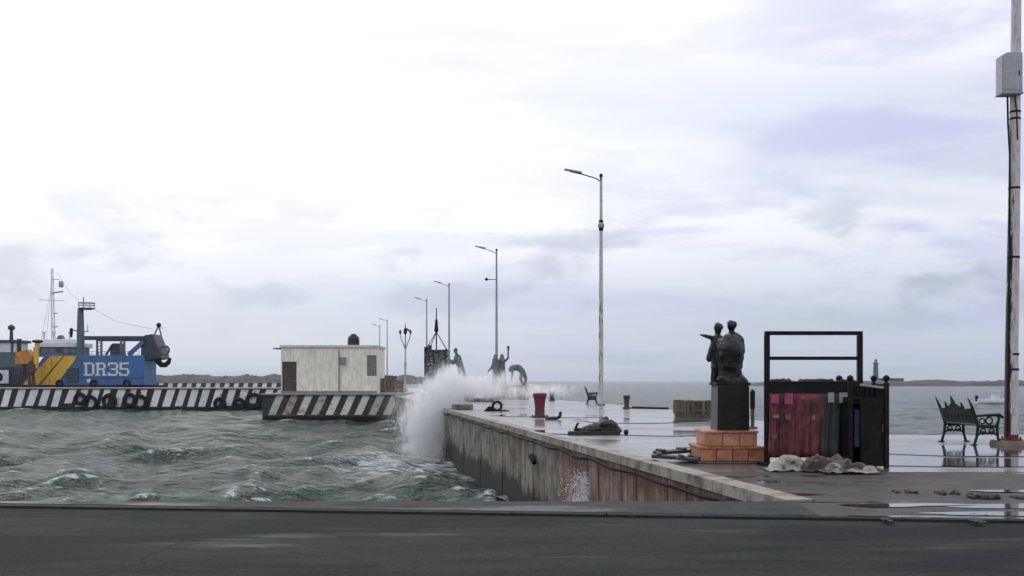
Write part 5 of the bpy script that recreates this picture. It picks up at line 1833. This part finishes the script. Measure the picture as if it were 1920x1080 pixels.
# ------------------------------------------------------------------ spray thrown up where the wave meets the wall
def spray_volume(name, label, box, els, warp, nscale, gain, step):
    x0, x1, y0, y1, z0, z1 = box
    o = MB().box(x0, x1, y0, y1, z0, z1).build(name, None, smooth=False)
    o.data.materials.clear()
    m = bpy.data.materials.new('spray')
    m.use_nodes = True
    m.cycles.volume_step_rate = step
    t = m.node_tree
    t.nodes.clear()
    out = N(t, 'ShaderNodeOutputMaterial')
    vol = N(t, 'ShaderNodeVolumePrincipled')
    vol.inputs['Color'].default_value = (0.995, 0.996, 0.998, 1)
    vol.inputs['Anisotropy'].default_value = 0.2
    tc = N(t, 'ShaderNodeTexCoord')
    # wind-torn coordinates
    nd = N(t, 'ShaderNodeTexNoise', Scale=0.7, Detail=2, Roughness=0.6)
    L(t, tc, 'Object', nd, 'Vector')
    sub = N(t, 'ShaderNodeVectorMath', _operation='SUBTRACT')
    L(t, nd, 'Color', sub, 0)
    sub.inputs[1].default_value = (.5, .5, .5)
    scl = N(t, 'ShaderNodeVectorMath', _operation='SCALE')
    L(t, sub, 0, scl, 0)
    scl.inputs['Scale'].default_value = warp
    add = N(t, 'ShaderNodeVectorMath', _operation='ADD')
    L(t, tc, 'Object', add, 0)
    L(t, scl, 0, add, 1)
    tot = None
    for c, r, tilt, k in els:
        mp = N(t, 'ShaderNodeMapping')
        mp.vector_type = 'TEXTURE'
        mp.inputs['Location'].default_value = c
        mp.inputs['Rotation'].default_value = (0, tilt, 0)
        mp.inputs['Scale'].default_value = r
        L(t, add, 0, mp, 0)
        ln = N(t, 'ShaderNodeVectorMath', _operation='LENGTH')
        L(t, mp, 0, ln, 0)
        f = math_n(t, 'MULTIPLY', maprange(t, ln.outputs['Value'], 1.0, 0.15, 0, 1), k)
        tot = f if tot is None else math_n(t, 'ADD', tot, f)
    mp = N(t, 'ShaderNodeMapping', Scale=(1.3, 1, 0.5), Rotation=(0, 0.25, 0))
    L(t, tc, 'Object', mp, 0)
    n2 = N(t, 'ShaderNodeTexNoise', Scale=nscale, Detail=4, Roughness=0.65)
    L(t, mp, 0, n2, 'Vector')
    n4 = N(t, 'ShaderNodeTexNoise', Scale=nscale * 3.1, Detail=3, Roughness=0.7)
    L(t, mp, 0, n4, 'Vector')
    tear = math_n(t, 'ADD', math_n(t, 'MULTIPLY', n2.outputs['Fac'], 0.65), math_n(t, 'MULTIPLY', n4.outputs['Fac'], 0.35))
    # where the burst is strong it stays solid, towards its rim only the dense clots survive
    clot = maprange(t, math_n(t, 'ADD', math_n(t, 'MINIMUM', tot, 1.0), math_n(t, 'MULTIPLY', math_n(t, 'SUBTRACT', tear, 0.5), 6.0)), 0.32, 0.85, 0.0, 1.0)
    clot = math_n(t, 'MULTIPLY', clot, maprange(t, tot, 0.04, 0.34, 0.0, 1.0))
    dens = math_n(t, 'ADD', math_n(t, 'MULTIPLY', clot, gain), math_n(t, 'MULTIPLY', tot, gain * 0.10))
    t.links.new(dens, vol.inputs['Density'])
    L(t, vol, 0, out, 'Volume')
    o.data.materials.append(m)
    tag(o, label, 'spray', None, 'stuff')


#   each puff: centre, radii, tilt about y, strength
spray_volume('sea_spray', 'white plume of sea spray bursting over the pier edge', (-8.0, 5.6, 49.2, 57.5, SEA_Z - .3, 4.0), [
    ((-4.2, 52.0, -0.6), (1.9, 2.4, 2.3), 0.25, 0.95),
    ((-3.3, 52.0, 1.1), (1.7, 2.2, 1.8), 0.45, 0.75),
    ((-4.7, 52.0, -0.3), (2.8, 2.4, 2.6), 0.25, 0.24),
    ((-4.3, 52.3, -2.1), (1.9, 2.6, 0.7), 0.0, 0.5),
    ((-1.8, 53.0, 1.1), (3.2, 2.2, 0.9), -0.2, 0.75),
    ((0.9, 54.6, 0.8), (4.3, 2.4, 0.6), -0.05, 0.48)], 0.9, 2.4, 1.8, 0.17)
spray_volume('spray_mist', 'thin drifting mist of spray in front of the pale bronze group', (-8, 5, 60, 80, -.2, 3.6), [
    ((-1.5, 70.0, 0.9), (6.0, 9.0, 2.3), 0.0, 0.10)], 1.5, 0.8, 1.2, 0.6)
spray_volume('wall_splash', 'small burst of white water at the foot of the near pier wall', (XS - 2.2, XS - .05, YS - 1.6, YS + 1.6, SEA_Z, -.2), [
    ((XS - .3, YS, -1.75), (.55, .8, .95), 0.0, 1.0)], .4, 5.0, 8.0, 0.25)

# flung drops and the small splash at the foot of the near wall
def drops(name, label, fn, n, seed, rmin, rmax):
    rr = random.Random(seed)
    vs, fs = [], []
    for k in range(n):
        p = fn(rr)
        r = rr.uniform(rmin, rmax)
        o = len(vs)
        st_ = rr.uniform(1, 1.8)
        vs += [(p[0] + r, p[1], p[2]), (p[0] - r, p[1], p[2]), (p[0], p[1] + r, p[2]), (p[0], p[1] - r, p[2]), (p[0], p[1], p[2] + r * st_), (p[0], p[1], p[2] - r * st_)]
        for a, b, c in ((0, 2, 4), (2, 1, 4), (1, 3, 4), (3, 0, 4), (2, 0, 5), (1, 2, 5), (3, 1, 5), (0, 3, 5)):
            fs.append((o + a, o + b, o + c))
    me = bpy.data.meshes.new(name)
    me.from_pydata(vs, [], fs)
    me.materials.append(M['drop'])
    o = bpy.data.objects.new(name, me)
    COL.objects.link(o)
    return tag(o, label, 'spray', None, 'stuff')


M['drop'] = mk('drop', (0.8, 0.82, 0.83), 0.3, (0.75, 0.77, 0.78), 3, bump=0)


def plume_pt(rr):
    while True:
        h = rr.random() ** 1.9
        x = -4.2 + h * 1.0 + rr.gauss(0, .75 + .75 * h)
        y = 51.5 + rr.gauss(0, 1.8)
        z = SEA_Z + .1 + h * 5.2 + rr.gauss(0, .25)
        if x < E(y) - .1 or z > .1:
            return (x, y, max(z, SEA_Z))


drops('spray_drops', 'scattered white drops flung out of the spray plume', plume_pt, 12000, 5, .004, .015)


def splash_pt(rr):
    h = rr.random() ** 1.6
    return (XS - .12 - abs(rr.gauss(0, .22)), YS + rr.gauss(0, .42 * (1.1 - .6 * h)), -2.0 + h * 1.45 + rr.gauss(0, .08))


drops('splash_drops', 'small white splash breaking against the rust streaked pier wall', splash_pt, 5200, 9, .003, .011)

# ------------------------------------------------------------------ damp sea air
hz_o = MB().box(-8600, 8600, -60, 6700, SEA_Z - 6.0, 40.0).build('haze', None, smooth=False)
hz_o.data.materials.clear()
hm = bpy.data.materials.new('haze_air')
hm.use_nodes = True
ht_ = hm.node_tree
ht_.nodes.clear()
ho = N(ht_, 'ShaderNodeOutputMaterial')
hv_ = N(ht_, 'ShaderNodeVolumePrincipled', Density=0.00011)
hv_.inputs['Color'].default_value = (0.90, 0.94, 1.0, 1)
L(ht_, hv_, 0, ho, 'Volume')
hz_o.data.materials.append(hm)
hz_o['kind'] = 'stuff'
